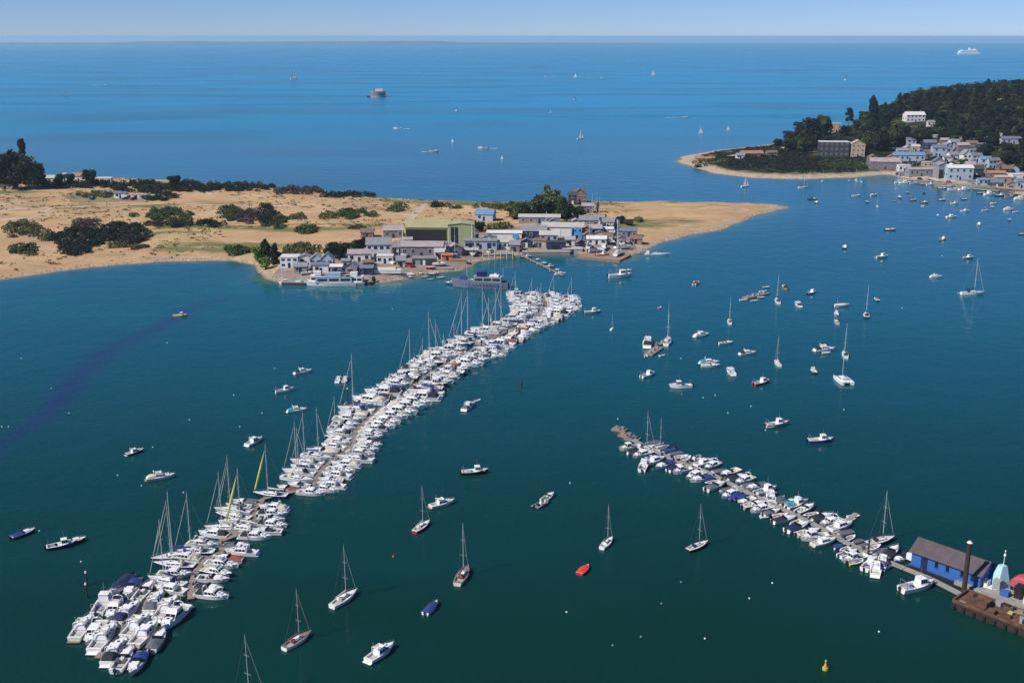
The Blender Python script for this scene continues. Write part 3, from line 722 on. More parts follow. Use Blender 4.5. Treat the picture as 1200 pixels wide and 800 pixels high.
put(1016,237,'day',('black',None),L=7.4,hd=80,label='black open boat among the boats off the headland beach',short='the black boat off the beach')
put(1024,229,'day',('white','cream'),L=8.0,hd=20,label='white boat with cream cover off the headland beach',short='the cream-covered beach boat')
put(1028,243,'yacht',('grey','cream'),L=7.0,hd=80,label='grey sailing yacht with cream cover off the headland beach',short='the grey yacht off the beach')
put(941,220,'yacht',('white','navy'),L=9.6,hd=3,label='white sailing yacht broadside just off the headland sand spit',short='the yacht off the sand spit')
put(952,234,'day',('navy','navy'),L=7.8,hd=5,label='dark covered boat off the headland sand spit',short='the dark covered boat')
put(957,238,'fish',('navy',),L=6.0,hd=50,label='small dark fishing boat with white wheelhouse off the sand spit',short='the small dark boat off the spit')
put(964,213,'yacht',('grey','grey'),L=7.0,hd=60,label='grey sailing yacht close against the headland beach',short='the grey beach yacht')
put(995,213,'yacht',('navy','cream'),L=6.4,hd=70,label='navy sailing yacht moored off the middle of headland beach',short='the navy beach yacht')
put(1003,212,'yacht',('cream','cream'),L=8.0,hd=85,label='cream sailing yacht with tall mast off headland beach',short='the tall beach yacht')
put(1009,213,'yacht',('white','grey'),L=6.4,hd=85,label='white sailing yacht, last of three masts off headland beach',short='the last beach yacht')
# the many small boats off the village
far = [(1054,232,'fish',('black',)),(1048,236,'dinghy',('navy',False,None)),(1063,226,'day',('black',None)),(1070,235,'day',('red',None)),(1083,227,'day',('black','navy')),(1083,238,'fish',('green',)),(1081,242,'day',('cream',None)),(1104,235,'day',('green','cream')),
 (1118,239,'fish',('white',)),(1130,234,'day',('navy',None)),(1130,248,'fish',('white',)),(1099,252,'dinghy',('white',False,None)),(1115,255,'cruiser',('white',None)),(1147,264,'fish',('grey',)),(1154,247,'day',('white',None)),(1156,243,'day',('grey','grey')),
 (1164,239,'day',('white','cream')),(1163,243,'day',('red',None)),(1158,227,'cruiser',('white',None)),(1182,246,'cruiser',('white','cream')),(1183,258,'day',('black',None)),(1199,275,'day',('blue',None)),(1103,282,'dinghy',('navy',False,None)),(1190,249,'day',('cream',None)),(820,156,'yacht',('grey','grey')),(1066,231,'dinghy',('red',False,None)),
 (816,333,'day',('cream','russet')),(773,361,'dinghy',('red',False,None)),(814,331,'dinghy',('grey',False,None))]
LAND.append(('the large pale boathouse', P(1125,212).x, P(1125,212).y)); LAND.append(('the village quay', P(1165,225).x, P(1165,225).y))
WORD = dict(fish='fishing boat', day='open day boat', dinghy='little dinghy', cruiser='motor cruiser', yacht='sailing yacht')
for px, py, kd, a in far:
    p = P(px, py)
    put(px, py, kd, a, L=LEN[kd]*random.uniform(.9, 1.1), hd=random.choice([3, 10, 60, 90]), label=rel_label(f'{a[0]} {WORD[kd]}', p.x, p.y), group='small boats off the village')

# ---- pontoons
plank = mat('weathered_planking', (.30,.25,.21), .85, c2=(.19,.16,.14), scale=2.5)
concr = mat('pontoon_concrete', (.36,.33,.29), .85, c2=(.25,.23,.20), scale=1.0)
pile_m = mat('tarred_timber_pile', (.045,.032,.025), .8, var=.3)
def walkway(name, pts, width, label, cat='pontoon', group=None, m=None, z=.45, fingers=()):
    root = empty(name, pts[0], 0, label, cat, group); o = Vector(pts[0]); d = MB(); fl = MB()
    for a, b in zip(pts, pts[1:]):
        a = Vector(a)-o; b = Vector(b)-o; u = (b-a); ln = u.length; u.normalize(); n = Vector((-u.y, u.x, 0))*width/2; k = max(1, round(ln/10))
        for i in range(k):
            p = a+(b-a)*(i/k)+u*.06; q = a+(b-a)*((i+1)/k)-u*.06
            d.add([p-n+Vector((0,0,z-.14)), q-n+Vector((0,0,z-.14)), q+n+Vector((0,0,z-.14)), p+n+Vector((0,0,z-.14)), p-n+Vector((0,0,z)), q-n+Vector((0,0,z)), q+n+Vector((0,0,z)), p+n+Vector((0,0,z))], [(3,2,1,0),(4,5,6,7),(0,1,5,4),(1,2,6,5),(2,3,7,6),(3,0,4,7)])
            s = .86
            fl.add([p-n*s+Vector((0,0,-.2)), q-n*s+Vector((0,0,-.2)), q+n*s+Vector((0,0,-.2)), p+n*s+Vector((0,0,-.2)), p-n*s+Vector((0,0,z-.15)), q-n*s+Vector((0,0,z-.15)), q+n*s+Vector((0,0,z-.15)), p+n*s+Vector((0,0,z-.15))], [(3,2,1,0),(4,5,6,7),(0,1,5,4),(1,2,6,5),(2,3,7,6),(3,0,4,7)])
    d.build('walking_deck', m or plank, root); fl.build('float', blackp, root)
    for (p, dirv, ln) in fingers:
        f = MB(); p = Vector(p)-o; dv = Vector(dirv).normalized(); n = Vector((-dv.y, dv.x, 0))*.35; a = p+dv*(width/2+.03); b = p+dv*(width/2+ln)
        f.add([a-n+Vector((0,0,.1)), b-n+Vector((0,0,.1)), b+n+Vector((0,0,.1)), a+n+Vector((0,0,.1)), a-n+Vector((0,0,z-.02)), b-n+Vector((0,0,z-.02)), b+n+Vector((0,0,z-.02)), a+n+Vector((0,0,z-.02))], [(3,2,1,0),(4,5,6,7),(0,1,5,4),(1,2,6,5),(2,3,7,6),(3,0,4,7)])
        f.build('finger', m or plank, root)
    return root
def ordinal(n):
    ones = ['','first','second','third','fourth','fifth','sixth','seventh','eighth','ninth','tenth','eleventh','twelfth','thirteenth','fourteenth','fifteenth','sixteenth','seventeenth','eighteenth','nineteenth']
    if n < 20: return ones[n]
    t = {2:'twenty',3:'thirty',4:'forty',5:'fifty',6:'sixty',7:'seventy',8:'eighty',9:'ninety'}[n//10]
    return (t[:-1]+'ieth') if n % 10 == 0 else t+'-'+ones[n % 10]
MIX = [('cruiser', ('white', None)), ('cruiser', ('white', 'navy')), ('cruiser', ('cream', 'grey')), ('cruiser', ('white', 'black', False)), ('cruiser', ('white', 'cream', False)), ('cruiser', ('navy', 'cream')), ('cruiser', ('cream', None, False)),
       ('day', ('white', None)), ('day', ('white', 'navy')), ('day', ('white', 'blue')), ('day', ('cream', 'grey')), ('day', ('white', 'black')), ('day', ('grey', None)), ('day', ('white', 'cream')), ('day', ('white', 'navy', True)), ('day', ('cream', 'russet')),
       ('fish', ('white',)), ('fish', ('cream',)), ('fish', ('blue',)), ('fish', ('black',)),
       ('yacht', ('white', 'navy')), ('yacht', ('white', 'cream')), ('yacht', ('cream', 'grey')), ('yacht', ('white', 'blue')), ('yacht', ('navy', 'cream')), ('rib', (tubeg,))]
def look_of(kd, a):
    hullw = a[0] if isinstance(a[0], str) else 'grey'
    w = dict(cruiser='motor cruiser', day='day boat', fish='fishing boat', yacht='sailing yacht', rib='inflatable')[kd]
    if kd == 'yacht': return f'{hullw} {w} with {a[1]} sail cover'
    if kd == 'cruiser': return f'{hullw} {w} with ' + (f'{a[1]} canopy' if a[1] else ('flybridge' if len(a) < 3 else 'open stern'))
    if kd == 'day': return f'{hullw} {w} ' + (f'under full {a[1]} cover' if len(a) > 2 else (f'with {a[1]} cover' if a[1] else 'with open cockpit'))
    return f'{hullw} {w}'
# ---- the long raft of the harbour
ROWS = [(704,186,262),(688,184,264),(672,184,276),(660,192,282),(648,226,297),(636,232,284),(622,258,332),(610,262,336),(598,262,334),(586,290,328),(572,338,398),(560,336,408),(548,342,420),(536,352,440),(524,384,444),(508,386,446),(494,390,470),(480,398,496),(466,425,518),(452,446,528),(440,462,542),(428,478,568),(416,500,590),(404,525,606),(392,548,628),(380,582,650),(370,595,668),(360,600,680),(350,592,682),(345,590,680)]
CL = [(P((l+r)/2, y), (r-l)/ppm(P((l+r)/2, y))) for y, l, r in ROWS]
def at_s(s):
    acc = 0
    for (a, wa), (b, wb) in zip(CL, CL[1:]):
        ln = (b-a).length
        if s <= acc+ln: t = (s-acc)/ln; return a.lerp(b, t), wa+(wb-wa)*t, (b-a).normalized()
        acc += ln
    return CL[-1][0], CL[-1][1], (CL[-1][0]-CL[-2][0]).normalized()
STOT = sum((b[0]-a[0]).length for a, b in zip(CL, CL[1:]))
rnd = random.Random(23)
fing = []
sect = [(0.13, 'below the first gap of the long raft'), (0.30, 'between the first and second gaps of the long raft'), (0.42, 'by the yellow sails of the long raft'), (0.62, 'along the middle of the long raft'), (0.80, 'along the masted bend of the long raft'), (1.01, 'at the spit end of the long raft')]
cnt = {}
for side, sname in ((-1, 'inshore'), (1, 'channel')):
    for row in (0, 1):
        s = 1.5 + rnd.random(); prev_u = None
        while s < STOT-1:
            c, w, u = at_s(s); n = Vector((1, -0.22, 0)).normalized()
            avail = (w*abs(n.x)-1.4)/2
            far_end = c.y > 330
            two = avail > 10.2
            if row == 1 and not two: s += 3.0; continue
            ln = avail/2-.2 if two else avail
            if ln < 3.6: s += 2.6; continue
            f = s/STOT
            pyacht = .62 if (side < 0 and (.02 < f < .30 or .52 < f < .84)) else (.10 if f < .5 else .16)
            if row == 1: pyacht *= .6
            if side < 0 and .06 < f < .25 and row == 0: pyacht = .8
            if rnd.random() < pyacht and ln > 4.6: kd, a = rnd.choice([m for m in MIX if m[0] == 'yacht'])
            else:
                kd, a = rnd.choice([m for m in MIX if m[0] != 'yacht' and not (m[0] == 'fish' and f < .3)])
                if rnd.random() < (.7 if f < .5 else .4): kd, a = rnd.choice([('cruiser', ('white', None)), ('cruiser', ('white', 'cream', False)), ('cruiser', ('cream', None, False)), ('day', ('white', None)), ('cruiser', ('white', 'black', False))])
            lim = dict(yacht=(7.4 if f < .3 else 6.5, 10.2), cruiser=(6.2, 9.8), day=(4.8, 7.2), fish=(5.5, 8), rib=(4.5, 6))[kd]
            L_ = max(lim[0], min(lim[1], ln*(rnd.uniform(1.0, 1.18) if f < .5 else rnd.uniform(.92, 1.06))))
            beam = dict(yacht=3.0/9.4, cruiser=3.1/9, day=2.35/6.4, fish=2.6/7.2, rib=2.4/5.6)[kd]*L_
            off = .55 + (L_/2+.1 if row == 0 else ln+.4+L_/2) + (rnd.uniform(0, max(0, ln-L_)) if row == 0 and not two else 0)
            p = c + n*side*off; p.z = 0
            out = rnd.random() < .62
            hd = math.atan2(n.y*side, n.x*side) + (0 if out else math.pi) + R(rnd.uniform(-9, 9))
            sec = next(q[1] for q in sect if f < q[0]); look = look_of(kd, a)
            if row == 1: sec = sec.replace('of the long raft', 'of the raft')
            key = (look, sname, row, sec); cnt.setdefault(key, []).append((kd, a, tuple(p), hd, L_))
            if row == 0 and rnd.random() < .4: fing.append((c + u*(beam/2+.3), n*side, min(7, L_*.8)))
            s += beam*.97+(rnd.uniform(.3, 1.3) if f < .5 else rnd.uniform(.05, .7))
order = 0
for (look, sname, row, sec), items in cnt.items():
    for i, (kd, a, p, hd, L_) in enumerate(items):
        pre = '' if len(items) == 1 else ordinal(i+1)+' '
        if row == 0: lab = f'{pre}{look} {sname} side {sec}' if len(f'{pre}{look} {sname} side {sec}'.split()) <= 16 else f'{pre}{look} {sname} side ' + sec.replace('of the long raft', '').strip()
        else: lab = f'{pre}outer {look} {sname} side {sec}' if len(f'{pre}outer {look} {sname} side {sec}'.split()) <= 16 else f'{pre}outer {look} {sname} side ' + sec.replace(' of the raft', '')
        assert lab not in USED, lab
        USED[lab] = 1
        boat(kd, *a).place(p, hd, L_/LEN[kd], lab, 'boats berthed on the long raft')
main = [tuple(c[0]) for c in CL]
walkway('floating_pontoon', main, 1.15, 'long curving timber pontoon lined with boats on both sides', fingers=fing)
for i, (px, py, ln, hd) in enumerate([(386,525,6,178),(345,600,6,-4),(330,601,3,-4)]):
    pass
# two yachts with yellow foresails, beside the raft
put(287,622,'yacht',('white','cream','yellow'),L=9.6,hd=165,label='white sailing yacht with yellow furled foresail, lower of the two on the raft',short='the lower yellow foresail',group='boats berthed on the long raft')
put(318,582,'yacht',('navy','cream','yellow'),L=8.6,hd=170,label='navy sailing yacht with tall yellow furled foresail beside the raft walkway',short='the upper yellow foresail',group='boats berthed on the long raft')
put(208,655,'yacht',('navy','blue'),L=10.0,hd=200,label='big navy sailing yacht with white deck, lowest mast of the raft',group='boats berthed on the long raft')
# the broad cluster of motor boats moored end to end at its near tip
rt = random.Random(41)
cols = [('cruiser', ('cream', None)), ('cruiser', ('white', 'navy')), ('day', ('white', 'blue')), ('cruiser', ('white', None)), ('cruiser', ('white', 'black', False)), ('fish', ('white',)), ('cruiser', ('white', 'grey')), ('day', ('white', 'navy', True)), ('day', ('white', None)), ('cruiser', ('white', 'navy', False)), ('day', ('cream', 'grey')), ('cruiser', ('cream', None, False)), ('rib', (tubeg,)), ('yacht', ('white', 'grey', None, False))]
plan = [[0,5,7,9],[11,1,2,7],[3,9,8,1],[4,3,6,5],[8,11,3,3],[2,10,3]]
B0, B1, T0, T1_ = P(86,753), P(148,797), P(147,682), P(206,726)
for c, rows_ in enumerate(plan):
    bs = B0.lerp(B1, (c+(.35 if c > 2 else 0))/5.35); tp = T0.lerp(T1_, (c+(.35 if c > 2 else 0))/5.35); u = (tp-bs).normalized(); th = math.atan2(u.y, u.x); v = Vector((u.y, -u.x, 0)); n_ = 3; at = rt.uniform(-.5, .8)
    for r, kd_ in enumerate(rows_[:3]):
        kd, a = cols[kd_]
        L_ = dict(cruiser=7.7, day=6.4, fish=7.0, rib=5.6, yacht=7.6)[kd]*rt.uniform(.92, 1.06)
        p = bs + v*rt.uniform(-.2, .2) + u*(at+L_/2); at += L_+rt.uniform(-.1, .3)
        lab = f'{look_of(kd, a)} in {ordinal(c+1)} file from inshore, {["lowest","second","third","top"][r]} of tip cluster'
        assert len(lab.replace('-',' ').split()) <= 16, lab
        assert lab not in USED; USED[lab] = 1
        boat(kd, *a).place(p, th+(math.pi if rt.random() < .3 else 0)+R(rt.uniform(-9, 9)), L_/LEN[kd], lab, 'motor boats packed at the near tip of the long raft')
a0 = P(88,752); 
walkway('floating_pontoon', [tuple(B0.lerp(B1, .475)), tuple(T0.lerp(T1_, .475)), tuple(P(182,698))], 1.1, 'narrow pontoon leading inshore round the packed cluster of motor boats')

# ---- the right-hand pontoon with its small craft
RL = [(733,510),(745,519),(790,541),(830,555),(870,576),(905,592),(950,614),(985,634),(1020,652),(1060,668),(1090,680),(1125,698),(1160,716)]
RP = [P(*q) for q in RL]
rw = [(745,.2),(752,5.4),(790,5.6),(812,4.2),(824,5.6),(880,5.0),(900,5.2),(915,3.0),(925,5.2),(975,5.6),(988,2.6),(1004,2.6),(1014,5.4),(1042,4.8),(1050,.3),(1160,.2)]
RMIX = [('day', ('white', None)), ('day', ('white', 'navy')), ('day', ('cream', 'grey')), ('day', ('white', 'blue')), ('day', ('white', 'black')), ('day', ('grey', None)), ('fish', ('white',)), ('fish', ('cream',)), ('rib', (tubeg,)), ('dinghy', ('white', True, None)), ('dinghy', ('grey', False, None)), ('dinghy', ('white', False, 'grey')), ('dinghy', ('white', True, 'blue')), ('cruiser', ('white', None, False)), ('cruiser', ('cream', None, False)), ('dinghy', ('blue', True, None))]
rnd = random.Random(8); cnt = {}
def lkr(kd, a):
    if kd == 'dinghy': return f'{a[0]} dinghy ' + (f'under {a[2]} cover' if a[2] else ('with outboard' if a[1] else 'with bare thwarts'))
    return look_of(kd, a)
for side in (-1, 1):
    s = 0; i = 0; tot = [(b-a).length for a, b in zip(RP, RP[1:])]
    s = 2.0
    while s < sum(tot)-1:
        acc = 0
        for j, ln in enumerate(tot):
            if s <= acc+ln: break
            acc += ln
        t = (s-acc)/tot[j]; c = RP[j].lerp(RP[j+1], t); u = (RP[j+1]-RP[j]).normalized(); n = Vector((-u.y, u.x, 0))*side
        px = RL[j][0]+(RL[j+1][0]-RL[j][0])*t
        wid = next(a[1]+(b[1]-a[1])*(px-a[0])/(b[0]-a[0]) for a, b in zip(rw, rw[1:]) if a[0] <= px <= b[0]) if px > 745 else 0
        if wid < 2.2: s += 2; continue
        kd, a = rnd.choice(RMIX if wid > 3.2 else [m for m in RMIX if m[0] == 'dinghy'])
        lim = dict(day=(4.6, 6.0), fish=(5.2, 6.4), rib=(4.2, 5.2), dinghy=(2.8, 3.8), cruiser=(5.6, 7.0))[kd]
        L_ = max(lim[0], min(lim[1], wid*rnd.uniform(.95, 1.15)))
        beam = dict(day=.37, fish=.36, rib=.43, dinghy=.45, cruiser=.35)[kd]*L_
        sec = 'towards the outer tip' if px < 815 else ('along its middle' if px < 905 else ('by the teal-covered boat' if px < 980 else 'towards the blue boathouse'))
        key = (lkr(kd, a), 'landward' if side < 0 else 'seaward', sec)
        cnt.setdefault(key, []).append((kd, a, c+n*(.8+L_/2), math.atan2(n.y, n.x)+(0 if rnd.random() < .6 else math.pi)+R(rnd.uniform(-12, 12)), L_))
        s += beam+rnd.uniform(.15, .5)
for (look, sd_, sec), items in cnt.items():
    for i, (kd, a, p, hd, L_) in enumerate(items):
        lab = ('' if len(items) == 1 else ordinal(i+1)+' ')+f'{look} {sd_} of dinghy pontoon {sec}'
        assert lab not in USED, lab; USED[lab] = 1
        assert len(lab.replace('-', ' ').split()) <= 16, lab
        boat(kd, *a).place(p, hd, L_/LEN[kd], lab, 'small craft on the dinghy pontoon')
walkway('floating_pontoon', [tuple(p) for p in RP], 1.35, 'straight grey pontoon crowded with small craft, running to the blue boathouse', m=concr)
GP = 'small craft on the dinghy pontoon'
put(754,548,'fish',('white',),L=6.8,hd=75,label='white fishing boat at the outer tip of the dinghy pontoon',group=GP)
put(756,528,'yacht',('navy','navy'),L=7.2,hd=40,label='navy sailing yacht with tallest mast near the tip of the dinghy pontoon',group=GP)
put(772,526,'yacht',('grey','cream',None,False),L=5.6,hd=30,label='grey sailing yacht with short mast near the tip of the dinghy pontoon',group=GP)
put(903,583,'cruiser',('white',None),L=7.2,hd=80,label='tall white flybridge cruiser standing above the middle of dinghy pontoon',group=GP)
put(862,583,'day',('blue','blue',True),L=6.0,hd=60,label='boat under bright blue cover in the middle of dinghy pontoon',group=GP)
put(932,592,'fish',('white','teal'),L=6.6,hd=20,label='white boat with bright teal canopy seaward of dinghy pontoon',short='the teal-covered boat',group=GP)
put(899,606,'dinghy',('white',False,None),L=3.6,hd=10,label='white tender floating free landward of the dinghy pontoon',group=GP)
put(1031,636,'yacht',('black','black'),L=7.8,hd=25,label='dark sailing yacht with tall mast by the blue boathouse',group=GP)
put(1026,668,'cruiser',('white',None),L=7.4,hd=70,label='white cruiser with flybridge, landward of pontoon near the blue boathouse',group=GP)
put(1034,660,'cruiser',('white','grey'),L=7.2,hd=65,label='white cruiser with grey canopy, second landward boat from the blue boathouse',group=GP)
put(1003,660,'dinghy',('yellow',True,None),L=4.0,hd=20,label='yellow dinghy landward of pontoon near the blue boathouse',group=GP)
put(997,656,'dinghy',('white',False,'russet'),L=3.8,hd=20,label='white dinghy under russet cover beside a yellow one',group=GP)
for i, (px, py) in enumerate([(990,614),(995,610),(1000,606)]):
    put(px, py, 'dinghy', ('white',False,None) if i != 1 else ('grey',False,None), L=3.2, hd=12, label=['white rowing dinghy, inner of three on a short spur pontoon','grey rowing dinghy, middle of three on a short spur pontoon','white rowing dinghy, outer of three on a short spur pontoon'][i], group=GP)
walkway('spur_pontoon', [tuple(P(978,626)), tuple(P(1003,603))], .9, 'short spur pontoon with three rowing dinghies off the main one', m=concr)
# floating stores at the outer tip
for i, (px, py, lb) in enumerate([(726,504,'brown timber float at the very tip of the dinghy pontoon'),(734,511,'brown timber float loaded with crates, second from the tip'),(741,515,'brown timber float with tarpaulin heap, third from the tip')]):
    f = empty('work_float', P(px, py), R(-30), lb, 'float', 'timber floats at the pontoon tip'); m_ = MB(); m_.box(-1.7, 1.7, -1.2, 1.2, -.1, .42); m_.build('deck', teak, f)
    b = MB(); b.box(-1.0, -.2, -.7, .3, .42, 1.0); b.box(.1, 1.1, -.2, .8, .42, .85); b.box(-.4, .4, -.9, -.3, .42, .8); b.build('crate', [plank if i != 2 else greycv], f)

# ---- blue floating boathouse, barge, piles
bluew = mat('blue_weatherboard', (.025,.11,.36), .7, c2=(.035,.14,.42), scale=1.5)
purplish = mat('brown_roof_felt', (.085,.065,.075), .9, c2=(.12,.09,.10), scale=.8)
wtrim = mat('white_trim', (.75,.77,.78), .5)
cyanw = mat('pale_cyan_boards', (.42,.68,.74), .6, var=.1)
def boathouse():
    a = P(1088,671); b = P(1154,695); u = (b-a); L = 12.4; AN = R(-48); u = Vector((math.cos(AN), math.sin(AN), 0)); v = Vector((-u.y, u.x, 0))
    ctr = P(1067,664) + u*(L/2) + v*2.6
    r = empty('boathouse', ctr, AN, 'bright blue floating boathouse with long brown felt roof', 'boathouse'); W_ = 2.6; e = 3.2; rg = 4.7; h = L/2
    f = MB(); f.box(-h-.5, h+.5, -W_-.7, W_+.4, -.2, .45); f.build('float', blackp, r)
    w = MB(); w.add([(-h,-W_,.45),(h,-W_,.45),(h,W_,.45),(-h,W_,.45),(-h,-W_,e),(h,-W_,e),(h,W_,e),(-h,W_,e),(-h,0,rg),(h,0,rg)], [(0,1,5,4),(2,3,7,6),(1,2,6,9,5),(3,0,4,8,7)]); w.build('wall', bluew, r)
    ro = MB(); k = (rg-e)/W_
    for s in (1, -1):
        y1 = s*(W_+.45); z1 = e-.45*k; q = [(-h-.4,0,rg+.06),(h+.4,0,rg+.06),(h+.4,y1,z1+.06),(-h-.4,y1,z1+.06)]
        q2 = [(x,y,z+.12) for x,y,z in q]; ro.add(q+q2, [(0,1,2,3),(7,6,5,4),(0,4,5,1),(1,5,6,2),(2,6,7,3),(3,7,4,0)])
    ro.build('roof', purplish, r)
    for x, wd in ((-1.6, .55), (.4, .55), (3.0, .55), (4.8, .55)):
        o = MB(); o.box(x-wd/2, x+wd/2, -W_-.06, -W_+.02, 1.7, 2.6); fr = o.build('window', glass, r)
        t = MB(); t.box(x-wd/2-.1, x+wd/2+.1, -W_-.05, -W_-.01, 2.62, 2.72); t.box(x-wd/2-.1, x+wd/2+.1, -W_-.09, -W_-.01, 1.58, 1.68); t.build('sill', bluehull, fr)
    o = MB(); o.box(-4.4, -3.2, -W_-.05, -W_+.02, .45, 2.9); o.build('door', navy, r)
    o = MB(); o.box(-h-.05, -h+.02, -1.6, .2, .45, 2.7); o.build('door', navy, r)
    o = MB(); o.box(-h-1.7, -h-.1, -1.2, -.5, .45, 1.6); o.box(-h-1.5,-h-.3,-.2,.6,.45,1.3); o.build('porch_rail', wtrim, r)
    LAND.append(('the blue boathouse', ctr.x, ctr.y))
    # pale triangular gable of a white shed at its end, shaped like a hood
    c2 = P(1170,690); t = empty('shed_gable', c2, R(20), 'pale cyan tapering shed gable standing at the end of the boathouse', 'hood')
    m_ = MB(); m_.frust(-1.5, 1.5, 1.1, .4, -.2, .8, .5, 4.4); m_.build('hood', cyanw, t); m_ = MB(); m_.tube((.4,0,4.4),(.5,0,7.0),.06); m_.ell((.48,0,6.2),(.22,.22,.3)); m_.ell((.5,0,7.0),(.14,.14,.14)); m_.build('lamp_post', wtrim, t)
boathouse()
rust = mat('rusty_deck', (.06,.032,.022), .9, c2=(.20,.095,.05), scale=.7)
rustd = mat('dark_rust_side', (.035,.020,.014), .85, var=.3)
brightrust = mat('orange_rust', (.30,.11,.045), .85, var=.3, scale=1)
def barge():
    A = P(1116,712); u = Vector((math.cos(R(-48)), math.sin(R(-48)), 0)); v = Vector((-u.y, u.x, 0)); L = 25.0; W_ = 5.2
    ctr = A + u*(L/2) + v*(W_/2-.3); r = empty('barge', ctr, R(-48), 'long rusty brown work barge with raked bow and orange deck gear', 'barge')
    m_ = MB(); m_.frust(-L/2+1.4, L/2, W_/2, -.4, -L/2, L/2, W_/2, 1.25); m_.build('hull', rustd, r)
    m_ = MB(); m_.box(-L/2+.1, L/2, -W_/2+.08, W_/2-.08, 1.252, 1.34); m_.build('deck', rust, r)
    m_ = MB()
    for s in (1, -1): m_.box(-L/2, L/2, s*(W_/2-.1)-.12, s*(W_/2-.1)+.12, 1.25, 1.75)
    m_.box(-L/2, -L/2+.25, -W_/2+.25, W_/2-.25, 1.345, 1.8); m_.build('bulwark', rust, r)
    m_ = MB(); m_.frust(-4.6, -3.7, .5, 1.34, -4.5, -3.8, .4, 1.9); m_.build('winch', mat('faded_yellow', (.45,.42,.14), .7, var=.2), r)
    m_ = MB(); m_.box(-1, 4.8, -2.3, -.2, 1.34, 1.9); m_.frust(-.6, 4.4, .9, 1.9, 0, 3.6, .7, 2.3, cy_=-1.2); m_.build('hatch_cover', brightrust, r)
    m_ = MB(); m_.box(-9.6, -7.4, -1.6, .9, 1.34, 2.5); m_.box(-7, -5.8, -2.4, -1.1, 1.34, 2.0); m_.build('deck_locker', rust, r)
    m_ = MB()
    for k in range(7): m_.tube((-10+k*1.9, 1.2+.25*(k%3), 1.45), (-6.5+k*1.9, 1.6, 1.55), .11, n=5)
    m_.build('timber_stack', plank, r)
    m_ = MB(); m_.box(6, 9, .3, 2.4, 1.34, 3.5); m_.build('deckhouse', rust, r)
    m_ = MB()
    for k in range(9): x = -12.2+k*1.7; m_.tube((x, -W_/2-.12, .9), (x, -W_/2-.12, .2), .3, n=7)
    m_.build('fender', rubber, r)
    rb = random.Random(6)
    for k in range(26):
        x = -11.4+k*.9+rb.uniform(-.4,.4); y = rb.choice([-1.9,-1.2,-.5,.2,.9,1.6]); w_, d_, h_ = rb.uniform(.2,.75), rb.uniform(.15,.5), rb.uniform(.2,.9)
        if -1.5 < x < 5.2 and y < 0 or 5.5 < x < 9.3: continue
        m_ = MB(); m_.box(x-w_, x+w_, y-d_, y+d_, 1.345, 1.345+h_); m_.build('deck_gear', [rb.choice([rust, rustd, plank, brightrust, greyhull])], r)
    m_ = MB(); m_.tube((1.5,2.2,1.3),(1.5,2.2,7.0),.14,.1); m_.tube((1.5,2.2,6.4),(5.6,1.4,4.6),.09,.06); m_.build('derrick', rustd, r)
    LAND.append(('the rusty barge', ctr.x, ctr.y))
barge()
def pile(px, py, h, rad, label, cap=None, cat='pile', group=None):
    o = MB(); o.tube((0,0,-2), (0,0,h), rad, rad*.85, n=9)
    r = empty('mooring_pile', P(px, py), 0, label, cat, group); o.build('post', pile_m, r)
    if cap: c = MB(); c.tube((0,0,h), (0,0,h+.35), rad*1.15, .12, n=9); c.build('cap', cap, r)
pile(1129,697,9.6,.42,'very tall thick tarred timber pile with pale cap beside the barge bow', wtrim)
pile(1017,652,3.6,.2,'short dark timber pile by the pontoon near the blue boathouse', None)
pile(102,700,2.4,.16,'lower of two white-topped posts beside the tip cluster', white); pile(102,686,2.4,.16,'upper of two white-topped posts beside the tip cluster', white)
pile(611,455,2.2,.22,'short brown post alone in the channel', None); pile(408,478,5.0,.16,'white-topped post at the inshore edge of the long raft', white)
put(1074,690,'fish',('white',),L=8.2,hd=20,label='cluttered broad white workboat lying landward beside the boathouse walkway',group=GP,short='the cluttered workboat')
put(1150,690,'day',('navy','navy'),L=7,hd=-38,label='navy covered boat between the boathouse end and the barge',group=GP)
def quay_end():
    # landing stage with gear at the picture's edge
    r = empty('landing_stage', P(1186,704), R(-48), 'pale timber landing stage heaped with gear behind the barge', 'landing stage')
    m_ = MB(); m_.box(-9, 9, -2.2, 2.2, .3, .85); m_.build('deck', concr, r); m_ = MB(); m_.box(-9.1, 9.1, -2.3, 2.3, -.2, .29); m_.build('float', blackp, r)
    for i, (x, y, w, d, h, mm, nm) in enumerate([(-5,.4,1.5,1.2,1.1,wtrim,'store_box'),(-3,.9,1.2,1.2,1.6,greyhull,'store_box'),(-1,-.6,1.4,1.1,.9,bluew,'store_box'),(.8,.5,1.2,1.5,2.2,blackp,'fuel_tank'),(3,-.4,1.7,1.3,1.3,wtrim,'store_box')]):
        m_ = MB(); m_.box(x-w/2, x+w/2, y-d/2, y+d/2, .85, .85+h); m_.build(nm, mm, r)
    m_ = MB()
    for k in range(10): m_.tube((-8.5+k*1.9, 2.1, .85), (-8.5+k*1.9, 2.1, 1.9), .04, n=4)
    m_.tube((-8.5, 2.1, 1.9), (8.6, 2.1, 1.9), .04, n=4); m_.build('hand_rail', steel, r)
    t = empty('red_shelter', P(1202,694), R(-48), 'low pinkish red tarpaulin shelter on the landing stage', 'shelter'); pk = mat('pink_red_tarpaulin', (.45,.07,.10), .8, var=.1)
    canopy(t, -2.6, 2.6, 1.3, .9, 3.0, pk, 'tarpaulin'); m_ = MB()
    for x in (-2.4, 2.4):
        for y in (-1.2, 1.2): m_.tube((x, y, .3), (x, y, 1.0), .06, n=4)
    m_.build('pole', steel, t)
quay_end()

